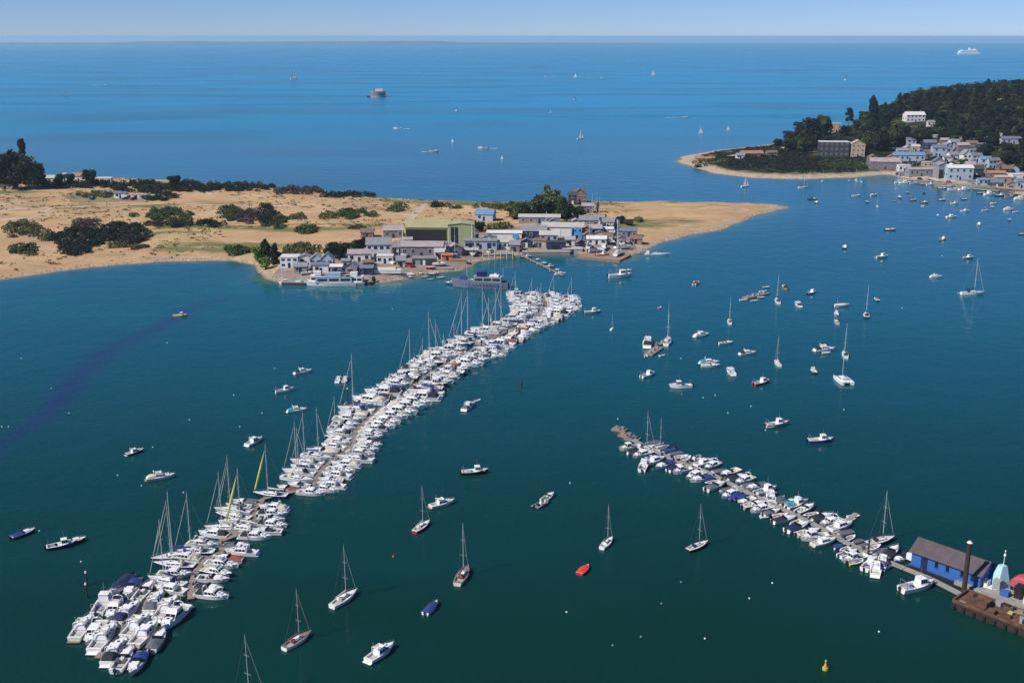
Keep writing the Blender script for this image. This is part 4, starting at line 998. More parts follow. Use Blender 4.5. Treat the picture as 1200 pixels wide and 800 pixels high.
# ---- mooring raft in mid-channel with dinghies
def raft(px, py, L, W_, rz, label, m_=None, boxes=0):
    r = empty('mooring_raft', P(px, py), R(rz), label, 'raft'); o = MB(); o.box(-L/2, L/2, -W_/2, W_/2, .05, .42); o.build('deck', m_ or plank, r)
    o = MB(); o.box(-L/2+.1, L/2-.1, -W_/2+.1, W_/2-.1, -.3, .045); o.build('float', blackp, r)
    if boxes:
        o = MB()
        for k in range(boxes): x = -L/2+L*(k+.6)/(boxes+.2); o.box(x-.4, x+.4, -.3, .4, .42, .42+.5+.3*(k%2))
        o.build('gear_box', [concr], r)
raft(766,412,9.5,2.8,62,'slanting pinkish brown mooring raft between motor yacht and tall-masted yacht', None, 3)
raft(773,404,5.2,1.6,35,'small side raft with yellow gear beyond the slanting mooring raft', None, 2)
raft(886,347,13,2.6,40,'long brown dinghy raft alone in the anchorage', None, 4)
for i, (px, py, c) in enumerate([(871,352,'cream'),(884,353,'grey'),(892,349,'grey'),(894,342,'cream'),(898,337,'grey')]):
    put(px, py, 'dinghy', (c, False, None), L=3.9, hd=8, label=f'{c} dinghy, {ordinal(i+1)} of five tied along the brown dinghy raft', group='dinghies tied along the brown raft')
put(757,418,'dinghy',('grey',True,None),L=3.4,hd=80,label='dark inflatable tender at the lower end of the slanting mooring raft')
put(776,417,'dinghy',('white',False,None),L=3.0,hd=30,label='white tender in front of the slanting mooring raft')

# ---- buoys
def buoy_fn(m_):
    def f():
        r = empty('mooring_buoy', cat='buoy'); o = MB(); o.ell((0,0,.12), (.38,.38,.36)); o.build('float', m_, r, smooth=True)
        o = MB(); o.tube((0,0,.45), (0,0,.8), .04, n=4); o.build('pick_up_ring', steel, r); return r
    return f
WB = Proto(buoy_fn(white)); OB = Proto(buoy_fn(orangep)); DB = Proto(buoy_fn(greyhull))
buoys = [(81,484),(138,557),(166,569),(179,524),(222,492),(215,577),(46,622),(95,658),(274,463),(307,484),(281,500),(853,484),(905,683),(664,717),(878,701),(826,748),(880,476),(824,466),(838,463),(897,504),(989,480),(1030,740),(798,420),(724,491),(2,500),(10,500),(25,420),(60,455),(322,432),(196,402),(668,566),(1057,361),(460,362),(1104,300)]
for px, py in buoys:
    p = P(px, py); lab = rel_label('small white mooring buoy', p.x, p.y); USED[lab] = 1; WB.place(p, 0, 0.42, lab, 'mooring buoys')
for px, py in [(461,652),(799,462)]:
    p = P(px, py); lab = rel_label('small orange mooring buoy', p.x, p.y); USED[lab] = 1; OB.place(p, 0, 0.55, lab, 'mooring buoys')
for px, py in [(798,682),(775,707),(751,746),(718,756)]:
    p = P(px, py); lab = rel_label('dull grey mooring buoy', p.x, p.y); USED[lab] = 1; DB.place(p, 0, 0.42, lab, 'mooring buoys')
def nav(px, py, c, label, s=1.0):
    r = empty('navigation_buoy', P(px, py), 0, label, 'navigation buoy'); o = MB(); s = .6; o.tube((0,0,-.2), (0,0,.4), .75*s, .7*s, n=10); o.build('float', c, r)
    o = MB(); o.tube((0,0,.5), (0,0,2.2*s), .38*s, .12*s, n=8); o.ell((0,0,2.4*s), (.26*s,.26*s,.26*s)); o.build('tower', c, r)
nav(967,784,yellowp,'yellow channel buoy with conical tower near the lower edge of the water')
# lower-edge yacht whose mast alone reaches into view
put(289,822,'yacht',('white','blue'),L=8.2,hd=60,label='sailing yacht of which only the mast tip shows at the lower edge')
# ------------------------------------------------------------ buildings
def bm_(n, c, c2=None, r=.85, s=.6): return mat(n, c, r, c2=c2 or tuple(x*.72 for x in c), scale=s)
Wl = dict(white=bm_('white_render', (.74,.73,.70), (.62,.61,.58)), cream=bm_('cream_render', (.55,.47,.34)), pale=bm_('pale_blue_boards', (.40,.46,.54), (.32,.38,.46)), mauve=bm_('mauve_cladding', (.24,.20,.23), (.17,.14,.17), s=1.4),
    grey=bm_('grey_boards', (.28,.28,.30)), dark=bm_('dark_boards', (.035,.037,.045), (.055,.055,.062)), brick=bm_('red_brick', (.22,.13,.11), (.30,.21,.18), s=.9), green=bm_('pale_green_cladding', (.38,.40,.20), (.31,.34,.17), s=.35),
    navy=bm_('navy_boards', (.03,.035,.12)), beige=bm_('beige_render', (.50,.40,.29)), skyb=bm_('bright_blue_boards', (.05,.30,.62), (.10,.42,.75)), orange=bm_('orange_boards', (.52,.20,.07)), stone=bm_('quay_stone', (.22,.15,.11), (.32,.24,.18), s=.5), tan=bm_('tan_boards', (.42,.30,.17)))
Rf = dict(slate=bm_('blue_slate', (.12,.14,.18), (.17,.19,.23)), grey=bm_('grey_slate', (.20,.20,.22), (.27,.27,.28)), white=bm_('white_sheet_roof', (.70,.68,.66), (.58,.55,.53)), brown=bm_('brown_tile', (.16,.10,.075), (.22,.15,.11)), green=bm_('lichened_green_roof', (.40,.39,.19), (.33,.32,.15), s=.25),
    terra=bm_('terracotta_tile', (.42,.19,.11), (.34,.16,.10)), mauve=bm_('mauve_sheet_roof', (.32,.26,.27), (.42,.36,.35), s=.4), pale=bm_('pale_felt_roof', (.44,.40,.36), (.52,.49,.45), s=.4), dark=bm_('dark_felt_roof', (.06,.06,.07)), blue=bm_('blue_sheet_roof', (.12,.22,.36), (.17,.27,.40)))
def house(px, py, w, d, h, wall, roof, label, cat='house', rz=0, pitch=.55, gable='x', win=(3, 2), door=True, chimney=0, name=None, flat=False, door_or_shade=None, skirt=1.5, porch=False, lift=0.0):
    """front base centre at a photo pixel; the front looks towards -y before rotation"""
    p = G(px, py); a = R(rz); back = Vector((-math.sin(a), math.cos(a), 0)); c = p + back*(d/2); c.z = p.z+lift
    r = empty(name or cat.replace(' ', '_'), c, a, label, cat); x, y = w/2, d/2; W_ = Wl[wall]; RR = Rf[roof]
    if label: assert label not in USED, label; USED[label] = 1
    m_ = MB()
    if flat: rise = 0; m_.box(-x, x, -y, y, -skirt, h)
    elif gable == 'x':
        rise = pitch*y; m_.add([(-x,-y,-skirt),(x,-y,-skirt),(x,y,-skirt),(-x,y,-skirt),(-x,-y,h),(x,-y,h),(x,y,h),(-x,y,h),(-x,0,h+rise),(x,0,h+rise)], [(3,2,1,0),(0,1,5,4),(2,3,7,6),(1,2,6,9,5),(3,0,4,8,7)])
    else:
        rise = pitch*x; m_.add([(-x,-y,-skirt),(x,-y,-skirt),(x,y,-skirt),(-x,y,-skirt),(-x,-y,h),(x,-y,h),(x,y,h),(-x,y,h),(0,-y,h+rise),(0,y,h+rise)], [(3,2,1,0),(0,1,5,8,4),(2,3,7,9,6),(1,2,6,5),(3,0,4,7)])
    m_.build('wall', W_, r)
    m_ = MB(); o = .35
    if flat: m_.box(-x-.15, x+.15, -y-.15, y+.15, h+.003, h+.28)
    else:
        for s in (1, -1):
            if gable == 'x': q = [(-x-o,0,h+rise+.05),(x+o,0,h+rise+.05),(x+o,s*(y+o),h-pitch*o+.05),(-x-o,s*(y+o),h-pitch*o+.05)]
            else: q = [(0,-y-o,h+rise+.05),(0,y+o,h+rise+.05),(s*(x+o),y+o,h-pitch*o+.05),(s*(x+o),-y-o,h-pitch*o+.05)]
            q2 = [(a_,b_,z+.16) for a_,b_,z in q]; m_.add(q+q2, [(0,1,2,3),(7,6,5,4),(0,4,5,1),(1,5,6,2),(2,6,7,3),(3,7,4,0)])
    ro = m_.build('roof', RR, r)
    for k in range(chimney):
        cx = -x*.7 if k == 0 else x*.7; m_ = MB(); zt = h+rise+1.1; m_.box(cx-.4, cx+.4, -.3, .3, h+rise*.6, zt); m_.box(cx-.22, cx+.22, -.12, .12, zt, zt+.35); m_.build('chimney', Wl['brick'], ro)
    nx, nz = win; sh = h/max(1, nz)
    if nx:
        for j in range(nz):
            for i in range(nx):
                cx = -x+w*(i+.5)/nx
                if door and j == 0 and i == nx//2: continue
                ww = min(.6, w/nx*.26); z0 = j*sh+sh*.40; z1 = j*sh+sh*.76
                m_ = MB(); m_.box(cx-ww-.1, cx+ww+.1, -y-.07, -y+.01, z0-.1, z1+.1); f = m_.build('window', wtrim if wall not in ('white', 'pale') else greyhull, r)
                m_ = MB(); m_.box(cx-ww, cx-.04, -y-.10, -y-.06, z0, z1); m_.box(cx+.04, cx+ww, -y-.10, -y-.06, z0, z1); m_.build('pane', glass, f)
        for s in (-1,):   # one or two on the side wall
            for k in range(max(1, int(d/4))):
                cy0 = -y+d*(k+.5)/max(1, int(d/4)); m_ = MB(); m_.box(-x-.07, -x+.01, cy0-.6, cy0+.6, h*.35, h*.35+1.1); m_.build('window', glass, r)
    if door: m_ = MB(); m_.box(-.5, .5, -y-.08, -y+.01, 0, min(2.1, h*.85)); m_.build('door', navy if wall != 'dark' else wtrim, r)
    if door_or_shade:
        for (x0, x1, z1, mm) in door_or_shade: m_ = MB(); m_.box(x0, x1, -y-.12, -y+.01, .02, z1); m_.build('door_or_shade_panel', mm, r)
    if porch:
        m_ = MB(); m_.box(-x, x, -y-1.6, -y-.02, sh-.12, sh+.02); 
        for k in range(4): xx = -x+.1+(w-.2)*k/3; m_.box(xx-.07, xx+.07, -y-1.55, -y-1.4, 0, sh-.12)
        m_.box(-x, x, -y-1.6, -y-1.52, sh+.02, sh+.9); m_.build('balcony', wtrim, r)
    return r
# -- the boatyard on the spit, from the far side towards the near
house(567,259,9,7,3.2,'pale','blue','small pale building with bright blue roof beyond the green shed',rz=-12,win=(2,1))
house(500,283,19,22,6.2,'green','green','very large yellow-green roofed boat shed with black open front','boat shed',rz=-3,pitch=.16,win=(0,0),door=False,door_or_shade=[(-9.2,9.0,5.4,blackp)],name='boat_shed')  # black panel across the front paints the shade inside the open shed
house(540,288,11,9,9.2,'green','green','tall yellow-green cladded shed with narrow black doorway','boat shed',pitch=.12,win=(0,0),door=False,door_or_shade=[(-4.3,-1.2,8.2,blackp)],name='boat_shed',gable='y')  # the doorway's inner shade is painted as a black panel
house(461,279,9,8,3.6,'mauve','mauve','low pinkish grey roofed store inshore of the great green shed','store',pitch=.4,win=(3,1),rz=4)
house(430,279,5.5,5,2.6,'brick','brown','little brick hut with brown roof behind the white yard house','hut',win=(2,1))
house(494,302,17.5,9,4.6,'mauve','mauve','mauve-grey sheeted workshop in front of the green shed','workshop',pitch=.32,win=(5,1),rz=-2,door_or_shade=[(5.2,8,3.4,wtrim)])
house(497,311,9.5,5,2.7,'dark','grey','low black shed with flat grey roof at the water side of the mauve workshop','shed',flat=True,win=(0,0),door_or_shade=[(-3.5,-1.5,2.1,greyhull)])
house(444,304,10,8,6.2,'white','grey','white two-storey yard house with grey slate roof',win=(4,2),chimney=1,rz=5)
house(451,309,6.5,4,3.0,'white','white','white flat-roofed annexe below the white yard house','annexe',flat=True,win=(3,1))
house(421,307,9,6,3.4,'white','mauve','low white bungalow with mauve roof beside the white yard house','bungalow',win=(3,1),rz=3,pitch=.4)
house(339,314,7,6,4.2,'white','white','square white cottage by the dark spit trees',win=(3,2),flat=True)
house(352,320,5,4,2.6,'grey','grey','small grey cabin below the square white cottage','cabin',win=(2,1))
house(370,315,4.6,4.5,3.8,'pale','pale','pale blue gabled boat cottage, inshore one of two',gable='y',win=(2,2),pitch=.8)
house(383,316,5,4.5,4.0,'pale','pale','pale blue gabled boat cottage, second of two towards the yard',gable='y',win=(2,2),pitch=1.0)
house(376,320,6,4,3.2,'white','slate','small white lean-to with slate roof in front of the pale gabled cottages','lean-to',name='annexe',win=(2,1),pitch=.3)
house(394,321,4.5,4,2.8,'grey','white','grey cabin with white roof by the pale gabled cottages','cabin',win=(2,1),pitch=.3)
house(428,322,6,4,2.6,'navy','slate','navy boarded hut at the water edge by the yard slip','hut',win=(2,1),pitch=.4)
house(591,282,15.5,7,3.3,'white','white','long white-roofed workshop with blue round emblem and red end','workshop',rz=-3,pitch=.18,win=(0,0),door=False,door_or_shade=[(-6.5,-3.4,2.4,greyhull),(6.3,7.7,1.2,orangep)])
def emblem():
    c = G(604,282); q_ = G(591,282); r = empty('painted_sign', (c.x, q_.y-.55, q_.z+2.0), R(-3), 'round bright blue painted sign on the white workshop wall', 'sign'); m_ = MB(); m_.tube((0,.05,0),(0,-.1,0),1.3,n=18); m_.build('disc', Wl['skyb'], r)
emblem()
house(563,292,14,6,3.6,'pale','grey','pale blue open-fronted quay building with white posts','quay building',rz=-1,pitch=.15,win=(6,1),porch=False,door_or_shade=[(-5,-3.8,2.8,navy),(3,4.6,2.8,navy)])
house(586,292,10,5,3.0,'white','pale','white quay building with row of dark bays above the stone quay','quay building',pitch=.15,win=(5,1),rz=-1)
house(524,293,3.2,3,3.0,'white','grey','narrow white kiosk between the mauve workshop and quay','kiosk',win=(1,1),pitch=.3)
house(548,299,8,4,2.2,'mauve','pale','low pinkish boatyard office with pale roof by the navy vessel','office',win=(3,1),pitch=.2)
house(524,306,4.4,3.4,2.4,'orange','terra','small bright orange hut at the head of the navy vessel berth','hut',win=(1,1),pitch=.3)
house(537,309,6.5,3,1.3,'tan','terra','low tan boarded platform hut beside the orange hut','hut',flat=True,win=(0,0),door=False)
house(632,262,20,8,3.0,'grey','pale','long pale-roofed shed below the spit trees','boat shed',name='boat_shed',pitch=.22,win=(5,1),rz=-3)
house(659,277,19,12,4.2,'white','pale','broad pale-roofed boat hall with pinkish roof streaks','boat hall',pitch=.2,win=(0,0),rz=-5,door=False,door_or_shade=[(-8,-5.6,3,greyhull),(-4,-1,3,wtrim)])
house(626,280,11,7,3.6,'navy','grey','dark navy house with grey roof beside the white workshop',win=(4,1),rz=-3)
house(643,283,8,5,3.0,'pale','pale','pale blue cabin between the navy house and boat hall','cabin',win=(3,1),rz=-3)
house(676,281,4.6,4.6,5.4,'skyb','pale','tall bright blue boat hut beside the boat hall','hut',flat=True,win=(2,2),door_or_shade=[(-2.2,-1.4,5,navy)])
house(652,296,8.2,5,4.4,'navy','dark','square navy shed standing at the inner quay edge','shed',flat=True,win=(0,0),door_or_shade=[(-2,1,3.4,blackp)])
house(671,297,8.5,4.5,1.8,'beige','pale','low stone store with pale roof beside the navy quay shed','store',flat=True,win=(0,0))
house(679,238,8,6,4.4,'brick','brown','tall red brick house with two chimneys above the spit trees',gable='y',win=(3,2),chimney=2,pitch=.8,skirt=3)
house(671,240,4.5,4,5.2,'dark','dark','narrow black house beside the tall brick house',win=(1,2),pitch=.7)
house(689,250,6,4,3.8,'mauve','mauve','mauve house below the tall brick house',win=(2,2),pitch=.6)
house(690,267,9,6,3.6,'grey','grey','grey-green roofed cottage at the back of the spit yard',win=(3,1),rz=-3)
house(696,277,7,5,3.6,'navy','mauve','navy cottage with mauve roof, middle of the yard terrace',win=(3,2))
house(687,279,5,5,3.8,'brick','terra','red brick cottage beside the bright blue hut',win=(2,2),gable='y')
house(712,268,6,5,3.2,'white','grey','white cottage with grey roof at seaward end of yard',win=(2,1),rz=-6)
house(712,276,5,4,3.0,'white','white','small white cabin in front of the seaward white cottage','cabin',win=(2,1),rz=-6,pitch=.3)
house(699,287,8.5,4.2,2.6,'white','white','low white boat store with domed roof on the brown slipway','store',pitch=.5,win=(3,1),rz=-4)
house(737,278,7,4.5,2.8,'mauve','slate','grey chalet with slate roof on the sandy end of the yard','chalet',win=(3,1),rz=-8)
house(745,286,5.2,4,2.4,'stone','brown','brown hut lowest on the sandy end of the yard','hut',win=(2,1),rz=-10)
sf = [(405,314,'grey','grey cabin behind the long house boat'),(358,312,'white','white cabin behind the small grey one'),(412,322,'mauve','mauve hut above the short black quay'),(432,316,'brick','red brick hut by the gleaming laid-up hull'),(466,296,'dark','black hut inshore of the mauve workshop'),(470,313,'beige','beige hut at the head of the pale slipway'),(478,288,'white','white hut between brick hut and green shed'),(515,304,'white','white cabin at the seaward end of the black flat shed'),
 (534,300,'mauve','mauve cabin behind the bright orange hut'),(556,282,'grey','grey store behind the pale blue quay building'),(572,288,'white','small white store between quay buildings'),(603,295,'mauve','mauve hut at the seaward end of the stone quay'),(617,290,'dark','black hut by the head of the thin pontoon'),(633,290,'beige','beige hut inshore of the square navy shed'),(648,268,'mauve','mauve store between the two long pale-roofed sheds'),(668,288,'white','white kiosk in front of the tall blue hut'),
 (681,290,'navy','navy hut between the boat hall and slipway'),(690,284,'mauve','mauve cabin by the domed white store'),(704,262,'dark','dark cabin behind the seaward white cottage'),(720,268,'grey','grey cabin at the back of the sandy yard end'),(728,288,'brick','red brick cabin on the sandy yard end'),(712,284,'white','white cabin on the slipway edge'),(675,268,'grey','grey lean-to behind the tall blue hut'),(702,281,'beige','beige cabin in the seaward terrace')]
rs = random.Random(31)
for px, py, wl, lab in sf:
    house(px, py, rs.uniform(3.2, 5.6), rs.uniform(3, 4.5), rs.uniform(2.2, 3.8), wl, rs.choice(['grey','slate','mauve','pale','brown']), lab, 'hut' if 'hut' in lab else 'cabin', rz=rs.uniform(-14, 14), pitch=rs.uniform(.3, .7), gable=rs.choice('xy'), win=(2, 1))
# -- beyond the dunes
house(6,222,9,7,3.4,'cream','grey','cream bungalow half hidden by the great dark trees','bungalow',win=(3,1))
house(58,214,7,5,2.8,'pale','pale','pale bungalow beside the great dark trees','bungalow',win=(2,1))
house(92,213,9,6,3.4,'white','terra','white bungalow with pink tiled roof behind the dunes','bungalow',win=(3,1))
house(76,212,2.2,2.2,4.5,'white','white','slim white lookout hut between two round trees','hut',win=(1,2),flat=True)
house(121,214,9.5,5,2.6,'white','white','white flat chalet near the shoreline behind the dunes','chalet',win=(4,1),flat=True)
for i, px in enumerate([141,152,160,168,177,183]):
    house(px,232.5,[7,3.4,4,4.6,3.8,2.6][i],2.6,[3.0,1.8,1.9,2.0,1.7,1.6][i],'white' if i != 3 else 'cream','pale' if i != 0 else 'slate',
        ['largest white holiday chalet with slate roof at the dune caravan field','small white caravan beside the slate-roofed chalet','second small white caravan along the dune caravan field','cream caravan in the middle of the dune field','fourth white caravan of the dune field','smallest white caravan at the seaward end of the dune field'][i],
        'caravan' if i else 'chalet', flat=i > 0, win=(2,1), pitch=.4)
# -- the village on the headland
V = [(1073,143,17,9,6,'white','white','great white villa high on the wooded hill','villa',dict(win=(5,2),chimney=2)),
 (1091,149,6,5,4,'white','grey','small white lodge beside the hilltop villa','lodge',dict(win=(2,1))),
 (980,155,9,8,7.5,'beige','pale','pale beige house standing alone among headland trees','house',dict(win=(2,3),flat=True)),
 (977,184,22,9,11,'dark','white','long dark seaside block with white flat roof','apartment block',dict(win=(6,3),flat=True,door=False)),
 (1005,184,10,8,9.5,'beige','beige_','tall beige gabled building beside the dark block','house',dict(win=(3,3),gable='y')),
 (961,171,5,4,3,'white','white','small white hut above the dark seaside block','hut',dict(win=(1,1))),
 (1037,199,20,8,5.5,'mauve','mauve','long mauve-roofed house at the end of the headland beach','house',dict(win=(5,2))),
 (1024,195,7,6,6,'mauve','brown','brown-roofed house above the beach end','house',dict(win=(2,2),gable='y')),
 (1060,201,8,5,4,'white','white','small white beach cafe beside the mauve house','cafe',dict(win=(3,1),flat=True)),
 (1066,189,21,9,4.2,'pale','blue','long low building with blue-grey roof on the slope','hall',dict(win=(6,1),pitch=.4)),
 (1080,207,17,7,4.5,'grey','mauve','long grey quay house with dark lower openings','house',dict(win=(5,1),pitch=.3)),
 (1068,172,7,6,5,'pale','slate','pale house with slate roof, innermost of the upper row','house',dict(win=(2,2))),
 (1077,169,8,6,5,'white','pale','white house with pale roof in the upper row','house',dict(win=(3,2))),
 (1073,178,6,5,4,'cream','pale','small cream house below the upper row','house',dict(win=(2,1))),
 (1090,175,9,7,5,'navy','slate','dark blue house with slate roof in the upper row','house',dict(win=(3,2))),
 (1101,184,10,7,6.5,'pale','slate','pale blue house with big dark windows, centre of the village','house',dict(win=(2,2))),
 (1093,196,13,5,3.2,'beige','pale','beige terrace wall house below the centre of the village','house',dict(win=(4,1),flat=True)),
 (1112,178,6,6,5,'pale','grey','narrow pale house with grey roof beyond the boathouse','house',dict(win=(2,2),gable='y')),
 (1119,175,7,6,5.5,'white','grey','white house with grey roof beyond the boathouse','house',dict(win=(3,2))),
 (1110,191,5,4,3.6,'white','slate','small white house beside the centre blue one','house',dict(win=(2,1))),
 (1106,209,8,8,8.5,'grey','grey','tall grey boathouse block with black door','boathouse',dict(win=(0,0),door_or_shade=[(-3.6,-.8,5.5,blackp)],pitch=.4,gable='y')),
 (1125,211,16,9,7.6,'pale','white','large pale boathouse with gabled white end on the quay','boathouse',dict(win=(4,2),pitch=.35)),
 (1115,210,4.5,4,8.2,'white','white','slim white gable joined before the large pale boathouse','house',dict(win=(1,2),gable='y',pitch=.7)),
 (1133,192,6,6,6.5,'white','grey','steep white gabled house behind the large pale boathouse','house',dict(gable='y',win=(2,2),pitch=1.0)),
 (1129,178,9,6,5,'mauve','mauve','mauve house with many gables in the upper village','house',dict(win=(3,2))),
 (1139,176,8,6,5,'mauve','brown','brown-roofed house in the upper village','house',dict(win=(2,2))),
 (1142,171,4.5,4,5,'white','white','narrow white house topmost of the upper village','house',dict(win=(1,2))),
 (1145,190,7,6,4.5,'pale','slate','pale house with slate roof below the upper village','house',dict(win=(2,2))),
 (1155,197,7,6,6,'pale','blue','blue-roofed house, inner of two above the brown jetties','house',dict(win=(2,2))),
 (1165,198,8,6,5.5,'pale','slate','pale slate-roofed house, outer of two above the brown jetties','house',dict(win=(3,2))),
 (1144,207,9,7,5,'dark','dark','black timber net store beside the large pale boathouse','store',dict(win=(0,0),door_or_shade=[(-3,-1,3,greyhull)])),
 (1158,217,12,5,3.2,'pale','blue','long low blue-roofed boat shed on the village quay','boat shed',dict(win=(4,1),pitch=.3)),
 (1168,209,11,6,3.4,'brick','terra','low terracotta-roofed cafe above the brown jetties','cafe',dict(win=(3,1),pitch=.4)),
 (1178,214,12,6,3.2,'tan','beige_','long beige-roofed shelter above the brown jetties','shelter',dict(win=(3,1),pitch=.3)),
 (1194,213,9,6,4.5,'white','white','white quay house near the frame edge of the village','house',dict(win=(3,1),flat=True)),
 (1197,221,7,5,4.2,'pale','slate','pale blue quay hut below the white quay house','hut',dict(win=(2,1))),
 (1160,168,17,7,4,'pale','slate','long slate-roofed hall along the wood edge, inner one','hall',dict(win=(5,1),pitch=.45)),
 (1188,169,19,7,4,'pale','slate','long slate-roofed hall along the wood edge, outer one','hall',dict(win=(5,1),pitch=.45)),
 (1173,166,2.2,2.2,6,'white','white','small white tower between the two long slate-roofed halls','tower',dict(win=(1,1),flat=True)),
 (882,184,17,7,2.6,'brick','terra','long low terracotta-roofed beach building on the headland point','beach building',dict(win=(4,1),pitch=.5)),
 (868,186,6,5,2.4,'white','grey','small white hut beside the terracotta beach building','hut',dict(win=(2,1))),
 (827,189,13,5,2.0,'orange','terra','low orange beach hut row at the headland tip','beach hut',dict(win=(4,1),pitch=.4)),
 (905,183,8,5,2.6,'stone','brown','brown-roofed hut below the headland trees','hut',dict(win=(2,1)))]
fill = [(1046,190,'brown gabled house at the inshore edge of the village'),(1057,183,'pale house over the long blue-grey roof'),(1085,168,'slate-roofed house below the hilltop villa'),(1096,166,'small house highest in the village centre'),(1108,169,'mauve-roofed house in the upper row'),(1124,167,'brown-roofed cottage at the top of the village'),(1088,186,'low cottage between the blue-grey roof and centre'),(1118,187,'white-gabled cottage beyond the large boathouse'),
 (1140,183,'pale cottage in the middle of the outer village'),(1150,176,'dark cottage under the inner slate-roofed hall'),(1138,199,'narrow grey cottage by the net store'),(1150,203,'brown shed beside the net store'),(1180,206,'dark shed behind the brown jetties'),(1188,205,'pale shed behind the brown jetties'),(1174,200,'mauve cottage above the terracotta cafe'),(1052,196,'low white hut beside the beach cafe'),(1100,197,'grey lean-to under the centre blue house'),(1064,180,'cream cottage behind the long blue-grey roof'),(1168,220,'black shed on the jetty root'),(1186,222,'brown shed on the outer jetty root'),(1132,205,'slim mauve house pressed against the large boathouse')]
rv = random.Random(9)
for px, py, lab in fill:
    V.append((px, py, rv.uniform(4.5, 8), rv.uniform(4, 6), rv.uniform(3, 5.2), rv.choice(['white','pale','mauve','grey','cream','white','brick','dark']) if not any(w in lab for w in ('white','pale','dark','black','cream','mauve','brown','grey')) else next(c for k, c in (('black','dark'),('dark','dark'),('white','white'),('pale','pale'),('cream','cream'),('mauve','mauve'),('brown','beige'),('grey','grey')) if k in lab), 'mauve' if 'mauve-roofed' in lab else ('slate' if 'slate-roofed' in lab else ('brown' if 'brown' in lab else rv.choice(['grey','slate','mauve','brown']))), lab, 'shed' if 'shed' in lab else 'house', dict(win=(2, rv.choice([1,2])), gable=rv.choice('xy'), pitch=rv.uniform(.4,.8))))
Rf['beige_'] = bm_('beige_tile_roof', (.50,.41,.30))
for px, py, w, d, h, wa, ro, lab, cat, kw in V: house(px, py, w, d, h, wa, ro, lab, cat, rz=random.uniform(-8, 8), skirt=4, **kw)

# ---- quays, slips, walls
def block(name, px0, py0, px1, py1, depth, z1, m_, label, cat, z0=-1.5, deckm_=None, back=True):
    a = P(px0, py0); b = P(px1, py1); u = (b-a).normalized(); v = Vector((-u.y, u.x, 0)); L = (b-a).length
    r = empty(name, (a+b)/2+v*depth/2, math.atan2(u.y, u.x), label, cat); m1 = MB(); m1.box(-L/2, L/2, -depth/2, depth/2, z0, z1-.16); m1.build('wall', m_, r)
    m1 = MB(); m1.box(-L/2-.12, L/2+.12, -depth/2-.12, depth/2+.12, z1-.157, z1); m1.build('coping', deckm_ or concr, r); return r
block('quay',560,303,600,301.5,7,1.5,Wl['stone'],'brown stone quay wall with pale timber piles','quay')
block('quay',612,299,668,299,6,1.4,Wl['stone'],'dark inner quay below the navy shed','quay')
block('quay',330,334.5,358,335,5,1.3,Wl['dark'],'dark timber quay at the inshore end of the house boats','quay')
block('quay',424,334.5,434,334.5,4,1.5,Wl['dark'],'short black quay block beside the white slip','quay')
block('slipway',434,329,486,324,10,.9,concr,'pale concrete slipway below the white bungalow','slipway',deckm_=mat('pale_concrete', (.60,.54,.47), .9, var=.12, scale=.4))
block('slipway',676,303,726,307.5,14,.9,bm_('brown_slip', (.30,.20,.15)),'brown brick slipway at the seaward corner of the yard','slipway',deckm_=bm_('brown_slip_top', (.34,.23,.17), (.25,.17,.14)))
block('jetty',486,319,531,317,4,.9,plank,'pale timber jetty below the black shed','jetty',z0=.4)
block('quay',1092,217,1166,221,5,1.2,Wl['stone'],'long village quay wall before the large pale boathouse','quay')
block('quay',1052,212.5,1092,214.5,4,1.2,Wl['stone'],'lower village quay wall beside the beach','quay')
block('jetty',1096,219.5,1142,221,3,.8,concr,'pale floating jetty off the village quay','jetty',z0=-.2)
block('jetty',1166,223,1200,226,7,1.6,rust,'brown timber jetty at the seaward end of the village','jetty')
block('jetty',1140,223,1170,225.5,3,.9,Wl['dark'],'dark timber jetty beyond the pale floating one','jetty')
for i, px in enumerate([566,573,580,587,594,601]):
    r = empty('quay_pile', P(px, 303.6), 0, f'pale timber pile, {ordinal(i+1)} from inshore along the stone quay', 'pile', 'pale piles along the stone quay'); m_ = MB(); m_.tube((0,0,-2),(0,0,3.2),.24,n=8); m_.build('post', bm_('pale_timber', (.55,.47,.36)), r); m_ = MB(); m_.tube((0,0,3.2),(0,0,3.4),.27,.1,n=8); m_.build('cap', wtrim, r)
# house boats and long white hull on the hard
def houseboat(px, py, L, hd, hullm, cabm, label):
    r = empty('house_boat', P(px, py), R(hd), label, 'house boat'); hull_parts(r, L, 4.2, 1.3, hullm, boot, cockpit=(.02,.02)); 
    cabin_part(r, L, [(-L*.42, L*.3, 1.7, 1.35), (-L*.42, L*.29, 1.6, 3.4), (-L*.44, L*.31, 1.75, 3.55)], band=(2.0, 2.9), m=cabm)
    m_ = MB(); m_.box(-L*.2, L*.1, -1.2, 1.2, 3.55, 5.0); m_.build('upper_deckhouse', cabm, r); return r
houseboat(388,334.5,19,182,offwhite,Wl['pale'],'long white and pale blue house boat broadside at the spit edge')
houseboat(372,333,8,182,navy,Wl['white'],'short navy house boat at the inshore end of the long one')
houseboat(414,334,9,178,greyhull,Wl['white'],'grey-hulled house boat next to the black quay block')
put(336,333,'fish',('white',),L=8,hd=180,label='white boat lying along the dark timber quay')
put(349,334,'cruiser',('navy','black'),L=9,hd=180,label='navy cruiser with black canopy along the dark timber quay')
def hardboat(px, py, L, hd, key, label, z=1.0):
    p = G(px, py); o = boat(*key).place((p.x, p.y, p.z+z), R(hd), L/LEN[key[0]], label, 'boats laid up ashore')
    return o
hb_ = hardboat(446,319,17,182,('day','white','white_',True) if False else ('day',('white'),'cream',True),'very long bright white boat under cream cover, laid up on the slipway') if False else None
